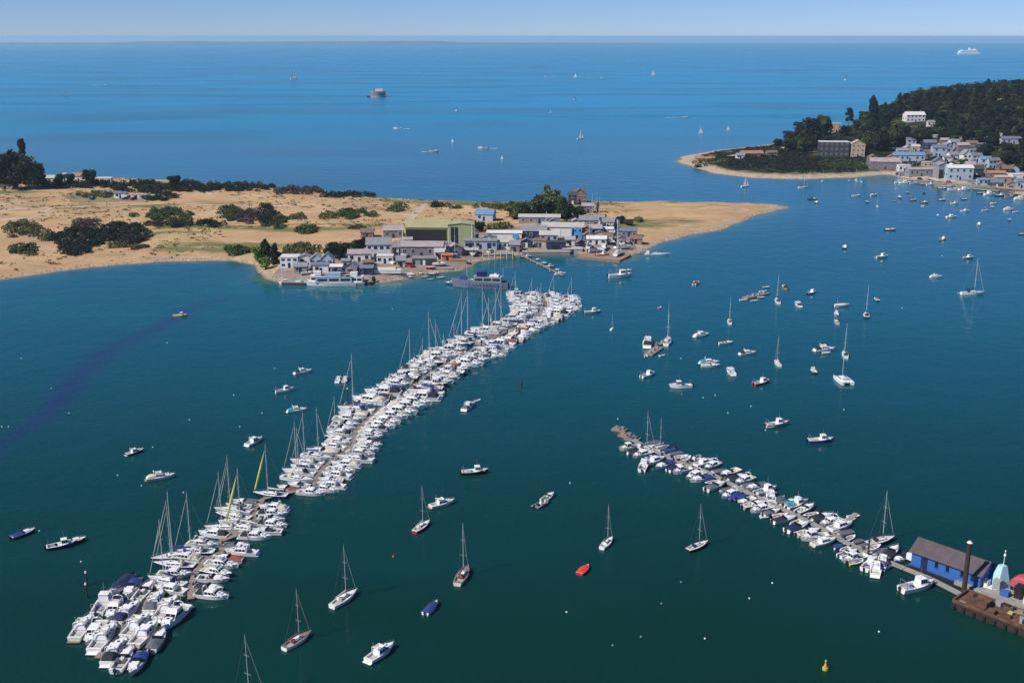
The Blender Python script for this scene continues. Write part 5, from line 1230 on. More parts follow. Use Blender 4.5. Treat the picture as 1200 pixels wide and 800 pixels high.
def bright_hull():
    p = P(447,325); r = empty('laid_up_boat', (p.x, p.y, .9), R(182), 'long gleaming white boat hull laid up on the pale slipway', 'boat'); hull_parts(r, 15.5, 3.4, 1.5, white, boot, cockpit=(.02,.02)); 
    for c in list(r.children): c.location.z = .75
    m_ = MB()
    for x in (-5, -1.5, 2, 5): m_.box(x-.2, x+.2, -1.2, 1.2, 0, .75)
    m_.build('cradle', rust, r); m_ = MB(); m_.frust(-6, 3, 1.3, 2.2, -5.5, 2, .9, 3.0); m_.build('cover', creamcv, r)
bright_hull()
ash = [(468,303,'day',('white','blue'),7,20),(524,300,'cruiser',('white',None),7,60),(532,296,'fish',('blue',),7,80),(540,293,'day',('white','navy'),6,100),(608,288,'cruiser',('white','grey'),7,10),(604,293,'fish',('white',),6,170),(698,296,'day',('white','grey'),7,20),(708,293,'cruiser',('cream',None),8,70),
 (716,286,'fish',('navy',),7,100),(722,281,'day',('white',None),6,60),(706,301,'fish',('orange_',),6,20),(730,292,'cruiser',('white','black'),8,20),(404,321,'day',('white','navy'),6,10),(360,322,'day',('cream',None),5,20),(515,312,'day',('white','cream'),6,5),(505,316,'dinghy',('red',False,None),4,5),
 (724,272,'day',('white','blue'),6,40),(690,291,'yacht',('white','blue'),8,80),(702,262,'yacht',('white','cream'),8,80),(694,258,'yacht',('navy','navy'),8,90),(699,256,'yacht',('white','grey'),8,85),(724,299,'yacht',('white','cream'),9,70),(466,308,'yacht',('white','navy'),8,60),(533,303,'yacht',('cream','grey'),8,90),(556,298,'yacht',('white','cream'),8,80)]
HULLS['orange_'] = orangep
for px, py, kd, a, L_, hd in ash:
    p = G(px, py); p.z += .55*L_/LEN[kd]
    lk = look_of(kd, a).replace('orange_', 'orange') if kd != 'dinghy' else 'red dinghy'
    base = f'{lk} ashore'
    near = min(((math.hypot(p.x-G(q[0], q[1]).x, p.y-G(q[0], q[1]).y), q[2]) for q in [(444,300,'by the white yard house'),(500,290,'by the mauve workshop'),(591,280,'by the white workshop'),(548,296,'by the navy vessel berth'),(699,285,'by the domed white store'),(737,277,'near the slate chalet'),(679,245,'near the tall brick house'),(380,318,'among the pale boat cottages')]))[1]
    lab = f'{base} {near}'
    if lab in USED: lab = f'second {base} {near}'
    assert lab not in USED, lab; USED[lab] = 1
    boat(kd, *a).place(p, R(hd), L_/LEN[kd], lab, 'boats laid up ashore')
for i, (px, py) in enumerate([(490,322),(498,325),(508,322),(516,326),(478,326),(504,328)]):
    put(px, py, ['day','dinghy','fish','dinghy','day','dinghy'][i], [('black',None),('navy',False,None),('navy',),('green',True,None),('grey','grey'),('black',False,None)][i], L=[6,4,6,4.6,6,3.6][i], hd=5,
        label=['black open boat below the black shed jetty','navy dinghy below the black shed jetty','navy fishing boat at the black shed jetty','green dinghy between jetty and navy vessel','grey covered boat at the inshore end of the black shed jetty','small black dinghy farthest off the black shed jetty'][i])
for i, (px, py) in enumerate([(617,302),(627,305.5),(635,309.5),(643,313.5),(650,317.5),(657,321.5)]):
    put(px, py, ['fish','day','day','fish','day','cruiser'][i], [('black',),('white','grey'),('white',None),('grey',),('cream','grey'),('white',None,False)][i], L=6.3, hd=10, label=f'{["black","grey-covered white","open white","grey","cream","white-roofed"][i]} boat, {ordinal(i+1)} in the short string off the inner quay', group='string of boats off the inner quay')
walkway('floating_pontoon', [tuple(P(612,300.5)), tuple(P(660,324))], 1.2, 'thin pontoon carrying a short string of boats off the inner quay')
put(770,297,'fish',('white',),L=4,hd=180,label='tiny white boat at the inner end of the low flat lighter')
def lighter():
    r = empty('lighter', P(770,299), R(-2), 'low flat white-sided lighter off the sandy yard end', 'lighter'); hull_parts(r, 10.5, 2.2, .7, offwhite, boot, cockpit=(.1,.85), floor=.3); m_ = MB(); m_.box(-4.6,-3.4,-.6,.6,.7,1.9); m_.build('deckhouse', white, r)
lighter()
def navy_vessel():
    r = empty('converted_vessel', P(563,337), R(173), 'large navy and grey vessel with cluttered deckhouses moored at the raft end', 'vessel'); L = 21
    hull_parts(r, L, 5.4, 2.3, bm_('blue_grey_steel', (.13,.15,.24), (.18,.20,.28)), blackp, cockpit=(.02,.02), sheer=.5, dm=greycv)
    cabin_part(r, L, [(-8,2.5,2.0,2.4),(-8,2.3,1.9,4.3),(-8.2,2.5,2.0,4.45)], band=(3.0,3.9), m=greyhull, name='deckhouse')
    m_ = MB(); m_.box(-2.5,1.2,-1.4,1.4,4.45,6.2); m_.build('wheelhouse', navy, r); m_ = MB(); m_.box(-7,-3.6,-1.5,1.5,4.45,4.9); m_.build('life_raft', white, r)
    m_ = MB(); 
    for k in range(12): m_.tube((-8+k*1.3, -2.72, 1.5), (-8+k*1.3, -2.60, 1.5), .22, n=8); m_.tube((-8+k*1.3, 2.60, 1.5), (-8+k*1.3, 2.72, 1.5), .22, n=8)
    m_.build('porthole', glass, r); m_ = MB(); rb = random.Random(4)
    for k in range(9): x = rb.uniform(2.8, 5.2) if k < 5 else rb.uniform(-7.5, 1.5); z = 2.5 if k < 5 else 4.46; m_.box(x-.4, x+.4, -1.2+.3*k%2, -.6+.3*k%2, z, z+rb.uniform(.4, 1.0))
    m_.build('deck_gear', [Wl['white']], r); m_ = MB(); m_.frust(5,8,1.1,2.8,5.3,7.4,.6,4.3); m_.build('bow_cover', bluecv, r); m_ = MB(); m_.tube((5,0,3),(5,0,9),.12); m_.tube((-8.5,0,4),(-8.5,0,7.5),.08); m_.build('mast', alloy, r); rail(r, L, 5.4, 2.3, .1, 1.0, sheer=.5)
    LAND.append(('the navy vessel', P(563,337).x, P(563,337).y))
navy_vessel()
put(530,333,'cruiser',('blue','blue'),L=8,hd=175,label='small blue cruiser with blue canopy at the bow of the navy vessel')
# tall poles in the yard
for i, (px, py, h, lb) in enumerate([(472,283,9,'white flagpole at the inshore corner of the great green shed'),(526,300,12,'tall white post before the tall green shed'),(553,291,11,'tall white post at the seaward corner of the tall green shed'),(331,330,5.5,'white post at the tip of the spit below the dark trees'),(723,298,15,'tall pale mast pole on the brown slipway'),(640,268,8,'thin white pole in the spit trees')]):
    p = G(px, py); r = empty('flag_pole', p, 0, lb, 'pole'); m_ = MB(); m_.tube((0,0,-1),(0,0,h),.16,.09); m_.build('post', wtrim, r); m_ = MB(); m_.ell((0,0,h),(.18,.18,.18)); m_.build('finial', steel, r)

for i, (px, py, kd, a, hd) in enumerate([(1070,215.5,'day',('white',None),5),(1082,216.5,'day',('red',None),0),(1090,217,'fish',('white',),10),(1104,221.5,'day',('grey',None),0),(1118,222.5,'yacht',('white','navy'),0),(1130,223,'cruiser',('white',None),5),(1150,227,'day',('black',None),0),(1160,228.5,'cruiser',('white',None),10),
  (1172,230,'fish',('black',),0),(1182,231,'day',('cream','russet'),0),(1196,234,'cruiser',('white','cream'),0),(1188,229,'yacht',('navy','grey'),20),(1110,219,'yacht',('white','grey'),10),(1055,214.5,'yacht',('cream','cream'),10),(1061,215,'cruiser',('white',None),0)]):
    p = P(px, py); put(px, py, kd, a, L=LEN[kd]*1.25, hd=hd, label=f'{look_of(kd, a)}, {ordinal(i+1)} of those along the village quays', group='boats lying along the village quays')
# cars parked in the yard and the village
def make_car(m_):
    def f():
        r = empty('parked_car', cat='car'); b = MB(); b.frust(-2.1,2.1,.85,.3,-2.05,2.0,.82,.85); b.build('body', m_, r)
        b = MB(); b.frust(-1.7,1.0,.78,.852,-1.3,.4,.62,1.45); b.build('cabin', glass, r)
        b = MB(); b.frust(-1.28,.38,.6,1.452,-1.25,.35,.58,1.5); b.build('roof', m_, r)
        for x in (-1.3, 1.3):
            for y in (-.8, .8): w_ = MB(); w_.tube((x,y-.1,.32),(x,y+.1,.32),.32,n=10); w_.build('wheel', rubber, r)
        return r
    return Proto(f)
CARS = dict(white=make_car(white), silver=make_car(mat('silver_car_paint', (.45,.46,.48), .3, .5)), red=make_car(redp), black=make_car(blackp), blue=make_car(bluehull))
rc = random.Random(2)
for grp, lots in (('the spit yard', [(478,312),(481,312.5),(462,300),(466,300.5),(519,299),(530,292),(607,276),(612,276.5),(665,286),(693,271),(703,272),(707,280),(668,268),(436,312),(400,316),(575,296),(720,277),(728,284)]), ('the village', [(1051,205),(1057,206),(1078,211),(1090,213),(1112,214.5),(1140,218),(1147,218),(1137,190),(1096,192),(1182,218)]), ('the caravan field', [(147,234),(156,234.5),(172,234),(190,233.5),(108,234)])):
    for i, (px, py) in enumerate(lots):
        c = rc.choice(list(CARS)); p = G(px, py); lab = f'{c} car parked in {grp}, {ordinal(i+1)} counting from inshore'
        assert lab not in USED; USED[lab] = 1; CARS[c].place((p.x, p.y, p.z+.06), R(rc.uniform(0, 360)), 1, lab, f'cars parked in {grp}')

# ------------------------------------------------------------ trees and scrub
def leaf_mat(n, c): 
    m = mat(n, c, .85, c2=(c[0]*3.2, c[1]*2.9, c[2]*2.4), scale=.22, spec=.2); return m
LM = dict(dark=leaf_mat('dark_foliage', (.009,.015,.010)), mid=leaf_mat('mid_foliage', (.024,.042,.015)), olive=leaf_mat('olive_foliage', (.050,.060,.022)), light=leaf_mat('light_foliage', (.060,.105,.025)), grey=leaf_mat('grey_green_foliage', (.055,.066,.040)), purple=leaf_mat('russet_scrub', (.045,.032,.034)))
bark = mat('grey_bark', (.10,.075,.055), .95, var=.3, scale=3)
def leaves(rng, lobes, n, size, flat=.0):
    """leaf faces through the volume of several lobes; lobes = (centre, radii)"""
    vs_ = np.zeros((n*4, 3)); wts = np.array([r[0]*r[1]*r[2] for _, r in lobes])**.67; wts /= wts.sum()
    pick = rng.choice(len(lobes), n, p=wts); C = np.array([l[0] for l in lobes])[pick]; Rr = np.array([l[1] for l in lobes])[pick]
    d = rng.normal(size=(n, 3)); d /= np.linalg.norm(d, axis=1)[:, None]; rad = rng.uniform(.45, 1.0, n)**.5*(1+.18*rng.normal(size=n)*.6)
    c = C+d*Rr*rad[:, None]; a = rng.normal(size=(n, 3)); a /= np.linalg.norm(a, axis=1)[:, None]; b = np.cross(a, d+rng.normal(size=(n, 3))*.5); b /= np.linalg.norm(b, axis=1)[:, None]+1e-9
    s = size*rng.uniform(.6, 1.3, n)[:, None]; k = rng.uniform(.4, .9, n)[:, None]
    vs_[0::4] = c-a*s*.5-b*s*k*.5; vs_[1::4] = c+a*s*.5-b*s*k*.5; vs_[2::4] = c+a*s*.5+b*s*k*.5; vs_[3::4] = c-a*s*.5+b*s*k*.5
    return vs_, np.arange(n*4).reshape(n, 4)
def leaf_obj(name, v, f, m_, parent=None):
    me = bpy.data.meshes.new(name); me.vertices.add(len(v)); me.vertices.foreach_set('co', v.ravel()); me.loops.add(f.size); me.loops.foreach_set('vertex_index', f.ravel())
    me.polygons.add(len(f)); me.polygons.foreach_set('loop_start', np.arange(0, f.size, 4)); me.polygons.foreach_set('loop_total', np.full(len(f), 4)); me.materials.append(m_); me.update(calc_edges=True)
    o = bpy.data.objects.new(name, me); col.objects.link(o); o.parent = parent; return o
def make_tree(seed, shape, mm):
    def fn():
        rng = np.random.default_rng(seed); r = empty('broadleaf_tree' if shape != 'pine' else 'pine_tree', cat='tree'); H_ = 10.0; lob = []
        if shape == 'round':
            lob = [((0,0,5.4),(2.9,2.9,3.0)),((0,0,2.6),(2.5,2.5,1.8))]+[((math.cos(a)*rng.uniform(1.6,2.8), math.sin(a)*rng.uniform(1.6,2.8), rng.uniform(2.2,8.0)), (rng.uniform(1.2,1.9),)*2+(rng.uniform(1.0,1.6),)) for a in rng.uniform(0,6.28,11)]
        elif shape == 'tall':
            lob = [((rng.uniform(-.8,.8), rng.uniform(-.8,.8), z), (rng.uniform(1.1,1.7)*(1.25-abs(z-5.5)/7),)*2+(1.3,)) for z in np.linspace(1.2, 9.2, 10)]
        else:   # windswept pine: layered flat plates
            for z in (4.2, 5.8, 7.3, 8.6, 9.6):
                for _ in range(3): a = rng.uniform(0,6.28); q = (10.5-z)*.34; lob.append(((math.cos(a)*q, math.sin(a)*q, z+rng.uniform(-.4,.4)), (rng.uniform(1.2,2.0),)*2+(.65,)))
        v, f = leaves(rng, lob, 2000, .66); leaf_obj('crown', v, f, LM[mm], r)
        t = MB(); t.tube((0,0,-1.5),(.1,.05,5.5),.32,.15,n=7)
        for _ in range(5): a = rng.uniform(0,6.28); t.tube((0,0,rng.uniform(2.6,4.5)), (math.cos(a)*2.0, math.sin(a)*2.0, rng.uniform(5,7)), .13, .04, n=5)
        t.build('trunk', bark, r); return r
    return Proto(fn)
TP = {(s, m_): [make_tree(i*31+k*7+3, s, m_) for k in range(3 if s == 'round' else 2)] for i, s in enumerate(('round', 'tall', 'pine')) for m_ in ('dark', 'mid', 'olive', 'grey', 'light') if not (s != 'round' and m_ in ('light',))}
rnd = random.Random(77)
def tree(px, py, hpx, wpx, shape, mm, label, group=None, pt=None):
    p = pt or G(px, py); k = ppm(p); H_ = hpx/k/math.cos(.15); W_ = wpx/k
    pr = rnd.choice(TP[(shape, mm)]); nat = dict(round=7.6, tall=4.6, pine=7.2)[shape]
    return pr.place(p, rnd.uniform(0, 6.28), (W_/nat, W_/nat, H_/10), label, group)
T1 = [(4,221,42,30,'round','dark','dark broad tree farthest inshore in the great clump'),(18,222,50,34,'round','dark','tallest dark tree of the great inshore clump'),(34,221,44,30,'round','mid','dark green tree at the front of the great inshore clump'),(46,220,32,22,'round','dark','sloping dark tree at the seaward edge of the great clump'),(10,212,30,30,'round','mid','tree at the back of the great inshore clump'),
 (30,212,46,14,'pine','dark','pointed pine rising above the great inshore clump'),(70,218,16,12,'round','dark','small round dark tree, first after the great clump'),(83,217,15,11,'round','dark','small round dark tree beside the slim white lookout hut'),(106,218,22,17,'round','dark','isolated round dark tree behind the dune field'),(205,219,15,15,'round','dark','round dark tree standing above the long hedge'),
 (304,309,24,16,'round','light','bright green bushy tree at the spit corner'),(314,309,27,15,'tall','dark','tallest dark tree at the spit corner'),(323,310,24,13,'tall','dark','dark narrow tree beside the square white cottage'),(311,315,16,14,'round','light','light green tree lowest at the spit corner'),
 (388,303,22,18,'round','dark','dark tree behind the pale gabled cottages'),(398,305,24,20,'round','dark','dark tree in the middle of the clump above the house boats'),(409,300,18,18,'round','mid','mid green tree behind the low white bungalow'),(420,295,16,16,'round','dark','dark tree beside the mauve-roofed bungalow'),(427,290,14,14,'round','dark','dark tree directly behind the white yard house'),
 (603,256,18,20,'round','olive','olive tree at the inshore end of the spit wood'),(613,258,24,22,'round','mid','mid green tree near the inshore end of the spit wood'),(622,257,24,20,'round','grey','grey-green tree in the spit wood'),(633,256,30,24,'round','mid','broad tree in the middle of the spit wood'),(646,254,36,28,'round','grey','tallest grey-green tree of the spit wood'),(657,256,30,20,'round','mid','tree beside the thin white pole in the spit wood'),
 (664,260,24,18,'round','dark','dark tree at the foot of the narrow black house'),(678,254,14,18,'round','mid','low green tree below the tall brick house'),(553,270,14,13,'round','mid','dark green tree beside the tall green shed'),(562,272,14,13,'round','dark','dark tree beside the blue-roofed building'),(641,245,26,16,'pine','grey','thin-topped pine rising over the spit wood'),
 (708,258,8,6,'round','dark','small lone dark tree on the sandbank by the yard'),(728,262,10,12,'round','dark','dark bush-like tree on the sandbank, first of two'),(737,264,8,14,'round','mid','low spreading tree on the sandbank, second of two'),(438,331,8,5,'round','mid','small green tree by the short black quay'),(700,249,12,5,'tall','grey','grey poplar-like tree beyond the tall brick house')]
for t in T1: tree(*t[:6], t[6])
# single trees that can be told apart on the headland
T2 = [(912,171,9,13,'round','dark','low dark tree first at the headland wood edge'),(925,170,18,20,'round','dark','dark domed tree at the headland wood edge'),(938,167,26,22,'round','dark','second dark domed tree of the headland wood edge'),(950,168,33,24,'round','dark','high dark tree above the long dark seaside block'),(965,160,28,20,'round','mid','dark tree inshore of the pale beige headland house'),
 (994,150,22,12,'pine','dark','first pointed pine on the headland ridge'),(1006,152,12,16,'round','dark','round tree between two ridge pines'),(1023,147,32,13,'tall','dark','tall pointed tree standing above the headland ridge'),(1017,175,24,20,'round','mid','dark tree beside the beige gabled building'),(1030,178,26,22,'round','dark','dark tree above the mauve-roofed beach house'),(1046,172,22,22,'round','mid','green tree above the long blue-grey roofed building'),
 (1055,160,20,20,'round','olive','olive tree below the hilltop villa'),(1100,163,16,16,'round','mid','tree between hilltop lodge and the village'),(1120,160,16,20,'round','dark','dark tree above the upper village'),(1128,197,12,12,'round','mid','green tree behind the large pale boathouse'),(1152,186,14,18,'round','dark','dark tree in the village below the slate-roofed halls'),(1170,192,18,22,'round','mid','green tree between halls and quay'),
 (1185,197,22,26,'round','dark','broad dark tree at the seaward side of the village'),(1197,200,22,24,'round','dark','dark tree above the white quay house'),(1182,180,12,24,'round','olive','olive tree below the outer slate-roofed hall'),(1160,182,12,18,'round','mid','green tree below the inner slate-roofed hall'),(990,160,14,16,'round','dark','dark tree behind the pale beige headland house')]
for t in T2: tree(*t[:6], t[6])
# the wood on the hill: trees of its visible crest and slope
random.seed(3); cand = []
for i in range(4000):
    x = random.uniform(215, 720); y = random.uniform(770, 1190); h = float(head_h(np.array([x]), np.array([y]))[0])
    if h < 2.6: continue
    d = Vector((x, y, h+6)); r0 = d-Vector((0,0,CH)); s = FPX/(r0.y*math.cos(PITCH)-r0.z*math.sin(PITCH)); sx = 600+x*s; 
    up = r0.y*math.sin(PITCH)+r0.z*math.cos(PITCH); sy = 400-up*s
    if sx > 1235 or sx < 915: continue
    # keep the village and the hill villa clear
    if sx > 1036 and sy > 162 and not (sx > 1148 and 172 < sy < 188): continue
    if 1040 < sx < 1100 and 131 < sy < 152: continue
    if 967 < sx < 1012 and 136 < sy < 186: continue
    if sy > 174: continue
    cand.append((x, y, h, sx, sy))
kept = []
for c in cand:
    if all((c[0]-k[0])**2+(c[1]-k[1])**2 > 62 for k in kept): kept.append(c)
kept.sort(key=lambda c: c[1])
print('hill trees', len(kept))
crestc = {}
for x, y, h, sx, sy in kept[:270]:
    mm = rnd.choice(['dark','dark','dark','dark','dark','mid']); sh = rnd.choice(['round','round','round','tall','pine'] if mm != 'light' else ['round'])
    zone = 'on the lower slope' if y < 900 else ('halfway up the slope' if y < 1030 else 'on the crest')
    o = rnd.choice(TP[(sh, mm)]).place((x, y, h-.4), rnd.uniform(0, 6.28), (rnd.uniform(1.15,1.6),)*2+(rnd.uniform(.85,1.25),), f'{dict(round="round-headed",tall="narrow",pine="flat-topped")[sh]} {mm if mm != "mid" else "green"} tree {zone} of the headland wood', f'{sh} {mm} trees {zone} of the headland wood')
def undergrowth():
    rng = np.random.default_rng(4); lob = []
    for x, y, h, sx, sy in kept:
        for _ in range(2): lob.append(((x+rng.uniform(-5,5), y+rng.uniform(-5,5), h+1.2), (3.5,3.5,2.2)))
    v, f = leaves(rng, lob, 26000, 1.1); o = leaf_obj('undergrowth', v, f, LM['dark']); tag(o, 'dark low growth filling the floor of the headland wood', 'undergrowth', kind='stuff')
undergrowth()
# scrub, thickets and hedges: px box of each
def thicket(x0, x1, y0, y1, mm, label, dens=1.0, name='thicket', hgt=2.2, parts=None):
    rng = np.random.default_rng(int(x0*7+y1)); ps = []
    n = max(4, int((x1-x0)*(y1-y0)/16*dens)); n = min(n, 90)
    c = G((x0+x1)/2, (y0+y1)/2); lob = []; area = 0
    for _ in range(n):
        a = rng.uniform(0, 6.28); q = rng.uniform(0, 1)**.5; px = (x0+x1)/2+math.cos(a)*q*(x1-x0)/2; py = (y0+y1)/2+math.sin(a)*q*(y1-y0)/2
        p = G(px, py+1.0); rr = rng.uniform(1.2, 2.9); hh = rng.uniform(.5, 1.0)*hgt; lob.append(((p.x-c.x, p.y-c.y, p.z-c.z+hh*.25), (rr, rr, hh))); area += rr*rr
    v, f = leaves(rng, lob, int(min(16000, area*34)), .6); o = leaf_obj(name, v, f, LM[mm]); o.location = c; tag(o, label, name.replace('_', ' ')); 
    assert label not in USED, label; USED[label] = 1
    return o
TH = [(60,118,266,298,'dark','big dark thicket on the dunes, inshore half',1.3),(112,176,262,286,'dark','big dark thicket on the dunes, seaward half',1.3),(86,120,256,270,'purple','russet brown scrub at the top of the big dune thicket',.8),(128,172,284,292,'olive','olive fringe below the big dune thicket',.6),
 (4,48,260,280,'olive','olive scrub patch at the inshore edge of the dunes',.8),(14,48,288,299,'mid','low green patch beside the shore path',.8),(50,62,270,285,'olive','small olive clump touching the big dune thicket',.8),(174,226,245,260,'mid','green scrub island in the middle of the dunes',1.1),(222,262,259,266,'dark','thin dark scrub line in the middle of the dunes',1.0),(172,222,260,266,'dark','thin dark scrub line below the green scrub island',1.0),
 (150,160,249,255,'olive','tiny olive bush on the bare dune',1.0),(258,288,242,258,'mid','green scrub beside the russet scrub in mid dune',1.0),(276,306,246,262,'purple','russet dark scrub in mid dune',1.2),(300,322,240,266,'dark','tallest dark scrub in mid dune',1.2),(318,334,252,268,'mid','green scrub at the seaward end of mid dune',1.0),(264,290,290,299,'mid','green bushes on the shore inside the bay',1.0),
 (338,357,252,259,'olive','olive bush between mid dune scrub and heather',1.0),(374,400,248,257,'olive','olive scrub clump, inner of pair behind the yard',1.0),(398,438,246,256,'mid','green scrub clump, outer of pair behind the yard',1.0),(346,371,264,275,'mid','green scrub mound above the spit corner',1.0),(336,374,286,302,'olive','olive bank of scrub behind the boat cottages',1.0),(406,427,265,269,'purple','thin russet scrub line behind the yard',1.0),
 (452,477,238,248,'olive','olive scrub by the beach path, inner one',1.0),(507,524,239,243,'dark','dark scrub seaward of the beach path',1.2),(552,600,239,245,'olive','dark olive scrub line before the spit wood',1.0),(520,552,241,244,'purple','thin scrub line along the back beach',.8),(590,612,238,247,'mid','green scrub at the inshore end of the spit wood',1.2),(566,600,262,270,'olive','olive scrub behind the white workshop',1.0),
 (706,722,264,268,'dark','dark scrub at the seaward yard cottages',1.0),(745,752,256,260,'olive','small olive scrub on the sandbank',1.0),(815,850,186,192,'olive','low olive scrub on the headland tip',1.2),(850,915,187,197,'dark','long dark scrub bank along the headland beach',1.5),(900,960,186,199,'dark','dark scrub bank below the headland trees',1.5),(955,1018,187,198,'mid','green scrub bank before the dark seaside block',1.3),(866,900,180,186,'dark','dark scrub behind the terracotta beach building',1.2),(810,828,190,196,'dark','dark scrub at the outermost headland point',1.2),
 (905,935,176,186,'dark','dark bushes behind the headland huts',1.3),(1085,1105,184,192,'dark','dark shrubs in the middle of the village',1.0),(1052,1062,176,186,'dark','dark shrubs inshore of the blue-grey roofed building',1.0)]
for t in TH: thicket(*t[:6], t[6])
HG = [(50,130,213,221,'dark','dark hedge belt between the great clump and the chalet'),(128,200,212,225,'dark','dense dark hedge belt above the caravan field'),(190,262,213,224,'dark','dark hedge belt below the lone round tree'),(250,322,215,224,'dark','thinning dark hedge belt along the back beach'),(318,376,219,228,'purple','russet dark hedge belt along the back beach'),(372,440,226,231,'dark','last dark hedge reaching towards the open beach'),(170,206,225,235,'dark','dark shrubs beside the caravans'),(90,140,226,232,'olive','olive hedge in front of the caravan field')]
for t in HG: thicket(*t, 1.5, 'hedge', 2.4)

# tussocks over the dunes and stones along the shore
def ground_cover():
    rng = np.random.default_rng(12); lob = []
    X = rng.uniform(-520, 60, 9000); Y = rng.uniform(420, 760, 9000); d = poly_sd(X, Y, SPIT); Z = spit_h(X, Y); k = (d > 6) & (vnoise(X, Y, 28, 21)*.6+vnoise(X, Y, 8, 22)*.4 > .47)
    for x, y, z in zip(X[k], Y[k], Z[k]):
        if -130 < x < 60 and y < 520: continue
        r0 = rng.uniform(.35, 1.1); lob.append(((x, y, z+.1), (r0*1.5, r0, r0*.5)))
    half = len(lob)//2
    for part, mm, lb in ((lob[:half], mat('dry_tussock', (.24,.17,.08), .9, c2=(.34,.25,.12), scale=.2), 'dry golden tussocks scattered over the dunes'), (lob[half:], LM['olive'], 'low olive heather tufts scattered over the dunes')):
        v, f = leaves(rng, part, len(part)*9, .6); o = leaf_obj('dune_grass', v, f, mm); tag(o, lb, 'dune grass', kind='stuff')
    m1 = MB(); X = rng.uniform(-330, 165, 60000); Y = rng.uniform(395, 640, 60000); Z = spit_h(X, Y); k = (Z > .02) & (Z < .75); X, Y, Z = X[k][:2600], Y[k][:2600], Z[k][:2600]
    for x, y, z in zip(X, Y, Z):
        q = rng.uniform(.15, .55); m1.ell((x, y, z), (q, q*.8, q*.5), 5, 3)
    tag(m1.build('shore_stones', mat('shore_stone', (.20,.15,.12), .9, c2=(.50,.44,.38), scale=.8)), 'loose stones and shells strewn along the spit waterline', 'stones', kind='stuff')
    lob = []; X = rng.uniform(120, 330, 2600); Y = rng.uniform(690, 960, 2600); d = poly_sd(X, Y, HEAD); Z = head_h(X, Y)
    for x, y, z, dd in zip(X, Y, Z, d):
        if dd > 17 and vnoise(np.array([x]), np.array([y]), 14, 4)[0] > (.50 if x < 200 else .36): lob.append(((x, y, z+.3), (2.2, 1.8, .7)))
    v, f = leaves(rng, lob, len(lob)*22, .9); tag(leaf_obj('heath', v, f, LM['dark']), 'dark heath covering the low end of the headland', 'heath', kind='stuff')
ground_cover()

# ------------------------------------------------------------ the open sea
def sea_yacht(px, py, hpx, label, sail='white', hd=20):
    p = P(px, py); k = ppm(p); H_ = hpx/k; s = H_/12.5; r = empty('sailing_boat', p, R(hd), label, 'sailing boat'); assert label not in USED; USED[label] = 1
    for c in [0]:
        hull_parts(r, 9.0, 2.8, 1.0, white, navy, cockpit=(.08,.3), sheer=.25)
        m_ = MB(); m_.tube((.8,0,1),(.8,0,12.5),.1,.07); m_.build('mast', alloy, r)
        m_ = MB(); n = 6
        for i in range(n+1):
            t = i/n; z = 2+10*t; w = 4.2*(1-t)**.9; m_.v += [(.7,0,z), (.7-w*.5, .35*(1-t), z), (.7-w, .2*(1-t), z)]
        for i in range(n):
            for j in (0,1): m_.f.append((i*3+j, i*3+j+1, i*3+j+4, i*3+j+3)); m_.m.append(0)
        m_.build('mainsail', white if sail == 'white' else creamcv, r)
        m_ = MB(); m_.add([(4.3,0,1.6),(1.0,.5,1.8),(1.0,.05,10.5),(2.4,.45,3.5)], [(0,1,3),(0,3,2),(1,2,3)]); m_.build('foresail', white, r)
    r.scale = (s, s, s); return r
for px, py, h, lab, hd in [(344,93,11,'tall white sailing boat on the open sea inshore of the sea fort',30),(535,130,9,'white sailing boat on the open sea in front of the sea fort',80),(680,163,11,'white sailing boat with bright sail nearest the spit on the open sea',20),(765,89,7,'small white sailing boat on the open sea well beyond the anchorage',10),(674,91,5,'tiny sailing boat between the sea fort and the lone far sailing boat',0),
  (991,94,10,'white sailing boat seen beyond the headland on the open sea',60),(78,112,6,'pale sailing boat farthest inshore on the open sea',30),(674,117,6,'small sailing boat in mid sea off the spit wood',40),(530,167,5,'small sailing boat with short sail just beyond the hedge belt sea',0),(853,153,6,'dark-sailed small boat off the headland point',10),(821,157,8,'sailing boat off the headland point beside the dark-sailed one',10),(588,187,5,'tiny sailing boat off the back beach by the olive scrub line',0),(645,133,5,'tiny pale sail between sea fort and headland',20),(873,219,14,'orange-hulled sailing boat off the headland sand spit',20)]:
    sea_yacht(px, py, h, lab, hd=hd)
foam = mat('wake_foam', (.75,.80,.82), .6)
def speed(px, py, Lw, side, label, wide=1.1):
    p = P(px, py); boat('day', 'white', None).place(p, 0 if side > 0 else math.pi, 1.25, label, 'fast boats on the open sea'); assert label not in USED; USED[label] = 1
    m_ = MB(); n = 14; z = p.z+.06
    for i in range(n+1):
        t = i/n; w = wide*(.35+1.2*t)*(1+.3*math.sin(i*2.3)); x = p.x-side*(3.5+Lw*t); m_.v += [(x, p.y-w, seaz(x, p.y)+.06), (x, p.y+w*.8, seaz(x, p.y)+.06)]
    for i in range(n): m_.f.append((2*i, 2*i+1, 2*i+3, 2*i+2)); m_.m.append(0)
    o = m_.build('wake', foam); tag(o, 'white foam wake trailing on the open sea', 'wake', 'foam wakes', kind='stuff')
speed(803,138,20,1,'fast white boat trailing a long wake off the headland',1.0); speed(566,174,8,-1,'fast white boat off the back beach, larger wake'); speed(508,178,6,1,'fast white boat off the back beach, smaller wake'); speed(466,151,8,-1,'fast white boat with thin wake inshore of the back beach'); speed(640,90,20,-1,'distant fast white boat far beyond the spit wood',2); speed(124,100,25,1,'distant fast white boat at the inshore end of the sea',2); speed(705,92,30,1,'distant fast white boat beyond the sandbank',1.5)
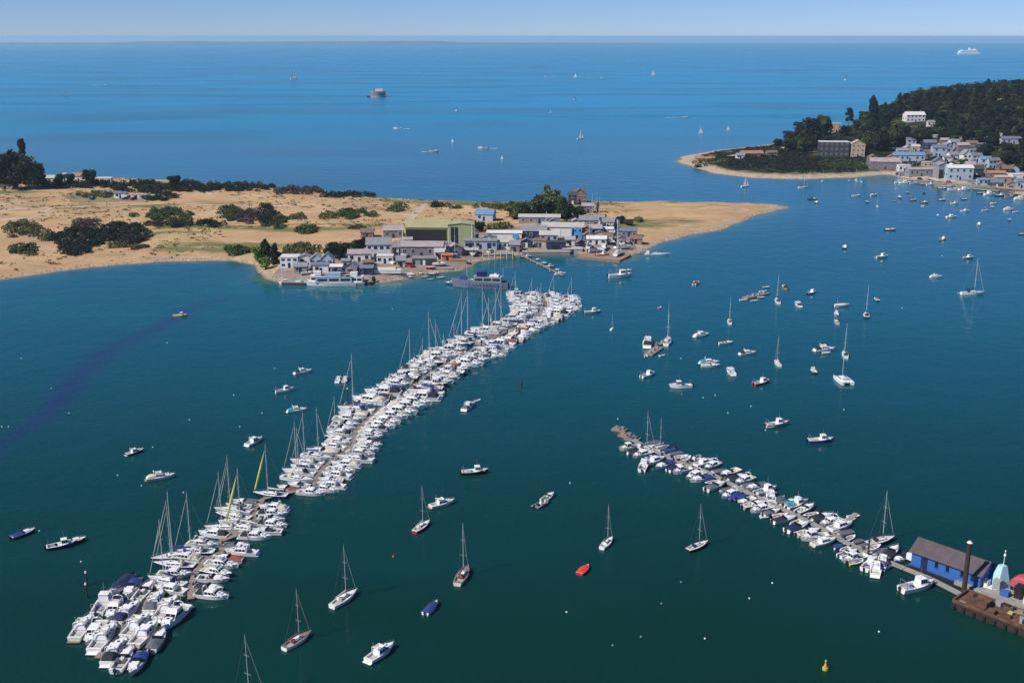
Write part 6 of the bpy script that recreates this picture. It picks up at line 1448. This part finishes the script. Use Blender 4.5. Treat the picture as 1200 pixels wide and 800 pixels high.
def fort():
    p = P(443,114); k = ppm(p); Rr = 9/k; r = empty('sea_fort', p, R(10), 'round grey stone fort standing alone in the open sea', 'fort'); stone = bm_('fort_granite', (.30,.27,.25), (.20,.18,.17), s=.3)
    m_ = MB(); m_.tube((0,0,-3),(0,0,8),Rr,Rr*.97,n=28); m_.build('wall', stone, r); m_ = MB(); m_.tube((0,0,8.003),(0,0,9),Rr*1.03,Rr*1.03,n=28); m_.build('parapet', Wl['grey'], r)
    for i in range(10):
        a = math.pi+math.pi*(i+.5)/10; x, y = math.cos(a)*Rr, math.sin(a)*Rr; d = Vector((x, y, 0)).normalized(); m_ = MB(); m_.tube(Vector((x, y, 4.6))-d*.5, Vector((x, y, 4.6))+d*.12, .8, n=8); m_.build('gun_port', blackp, r)
    m_ = MB(); m_.box(-Rr*.3, Rr*.6, -3, 3, 9, 12.4); m_.build('keeper_house', Wl['white'], r); m_ = MB(); m_.tube((-Rr*.6,0,9),(-Rr*.6,0,14),1.2,1,n=10); m_.build('lantern_tower', Wl['grey'], r)
    m_ = MB(); m_.box(-Rr-5, -Rr+.5, -1.5, 1.5, -2, 2.2); m_.build('landing_stage', Wl['dark'], r)
fort()
def ferry():
    p = P(1135,64); L = 27/ppm(p); r = empty('ferry', p, R(4), 'large white passenger ferry near the horizon beyond the headland', 'ferry'); s = L/120
    m_ = MB(); m_.frust(-56,56,9,-3,-60,60,11,9); m_.build('hull', white, r); m_ = MB(); m_.frust(-56.2,56.2,9.4,1,-57,57,9.9,3); m_.build('hull_stripe', navy, r)
    m_ = MB(); m_.frust(-52,46,10.5,9,-51,43,10.3,19); m_.frust(-40,34,9.5,19,-40,33,9.3,23); m_.build('superstructure', white, r)
    for z in (11, 14.5, 20.5):
        m_ = MB(); hw = 10.55 if z < 19 else 9.55; m_.box(-46 if z < 19 else -37, 38 if z < 19 else 31, -hw, hw, z, z+1.1); m_.build('window', glass, r)
    m_ = MB(); m_.frust(24,38,8,23,25,34,7.5,28); m_.build('bridge', white, r); m_ = MB(); m_.frust(-2,10,4,23,-3,7,3,34); m_.build('funnel', white, r); m_ = MB(); m_.tube((28,0,28),(28,0,38),.5); m_.build('mast', steel, r)
    r.scale = (s, s, s)
ferry()
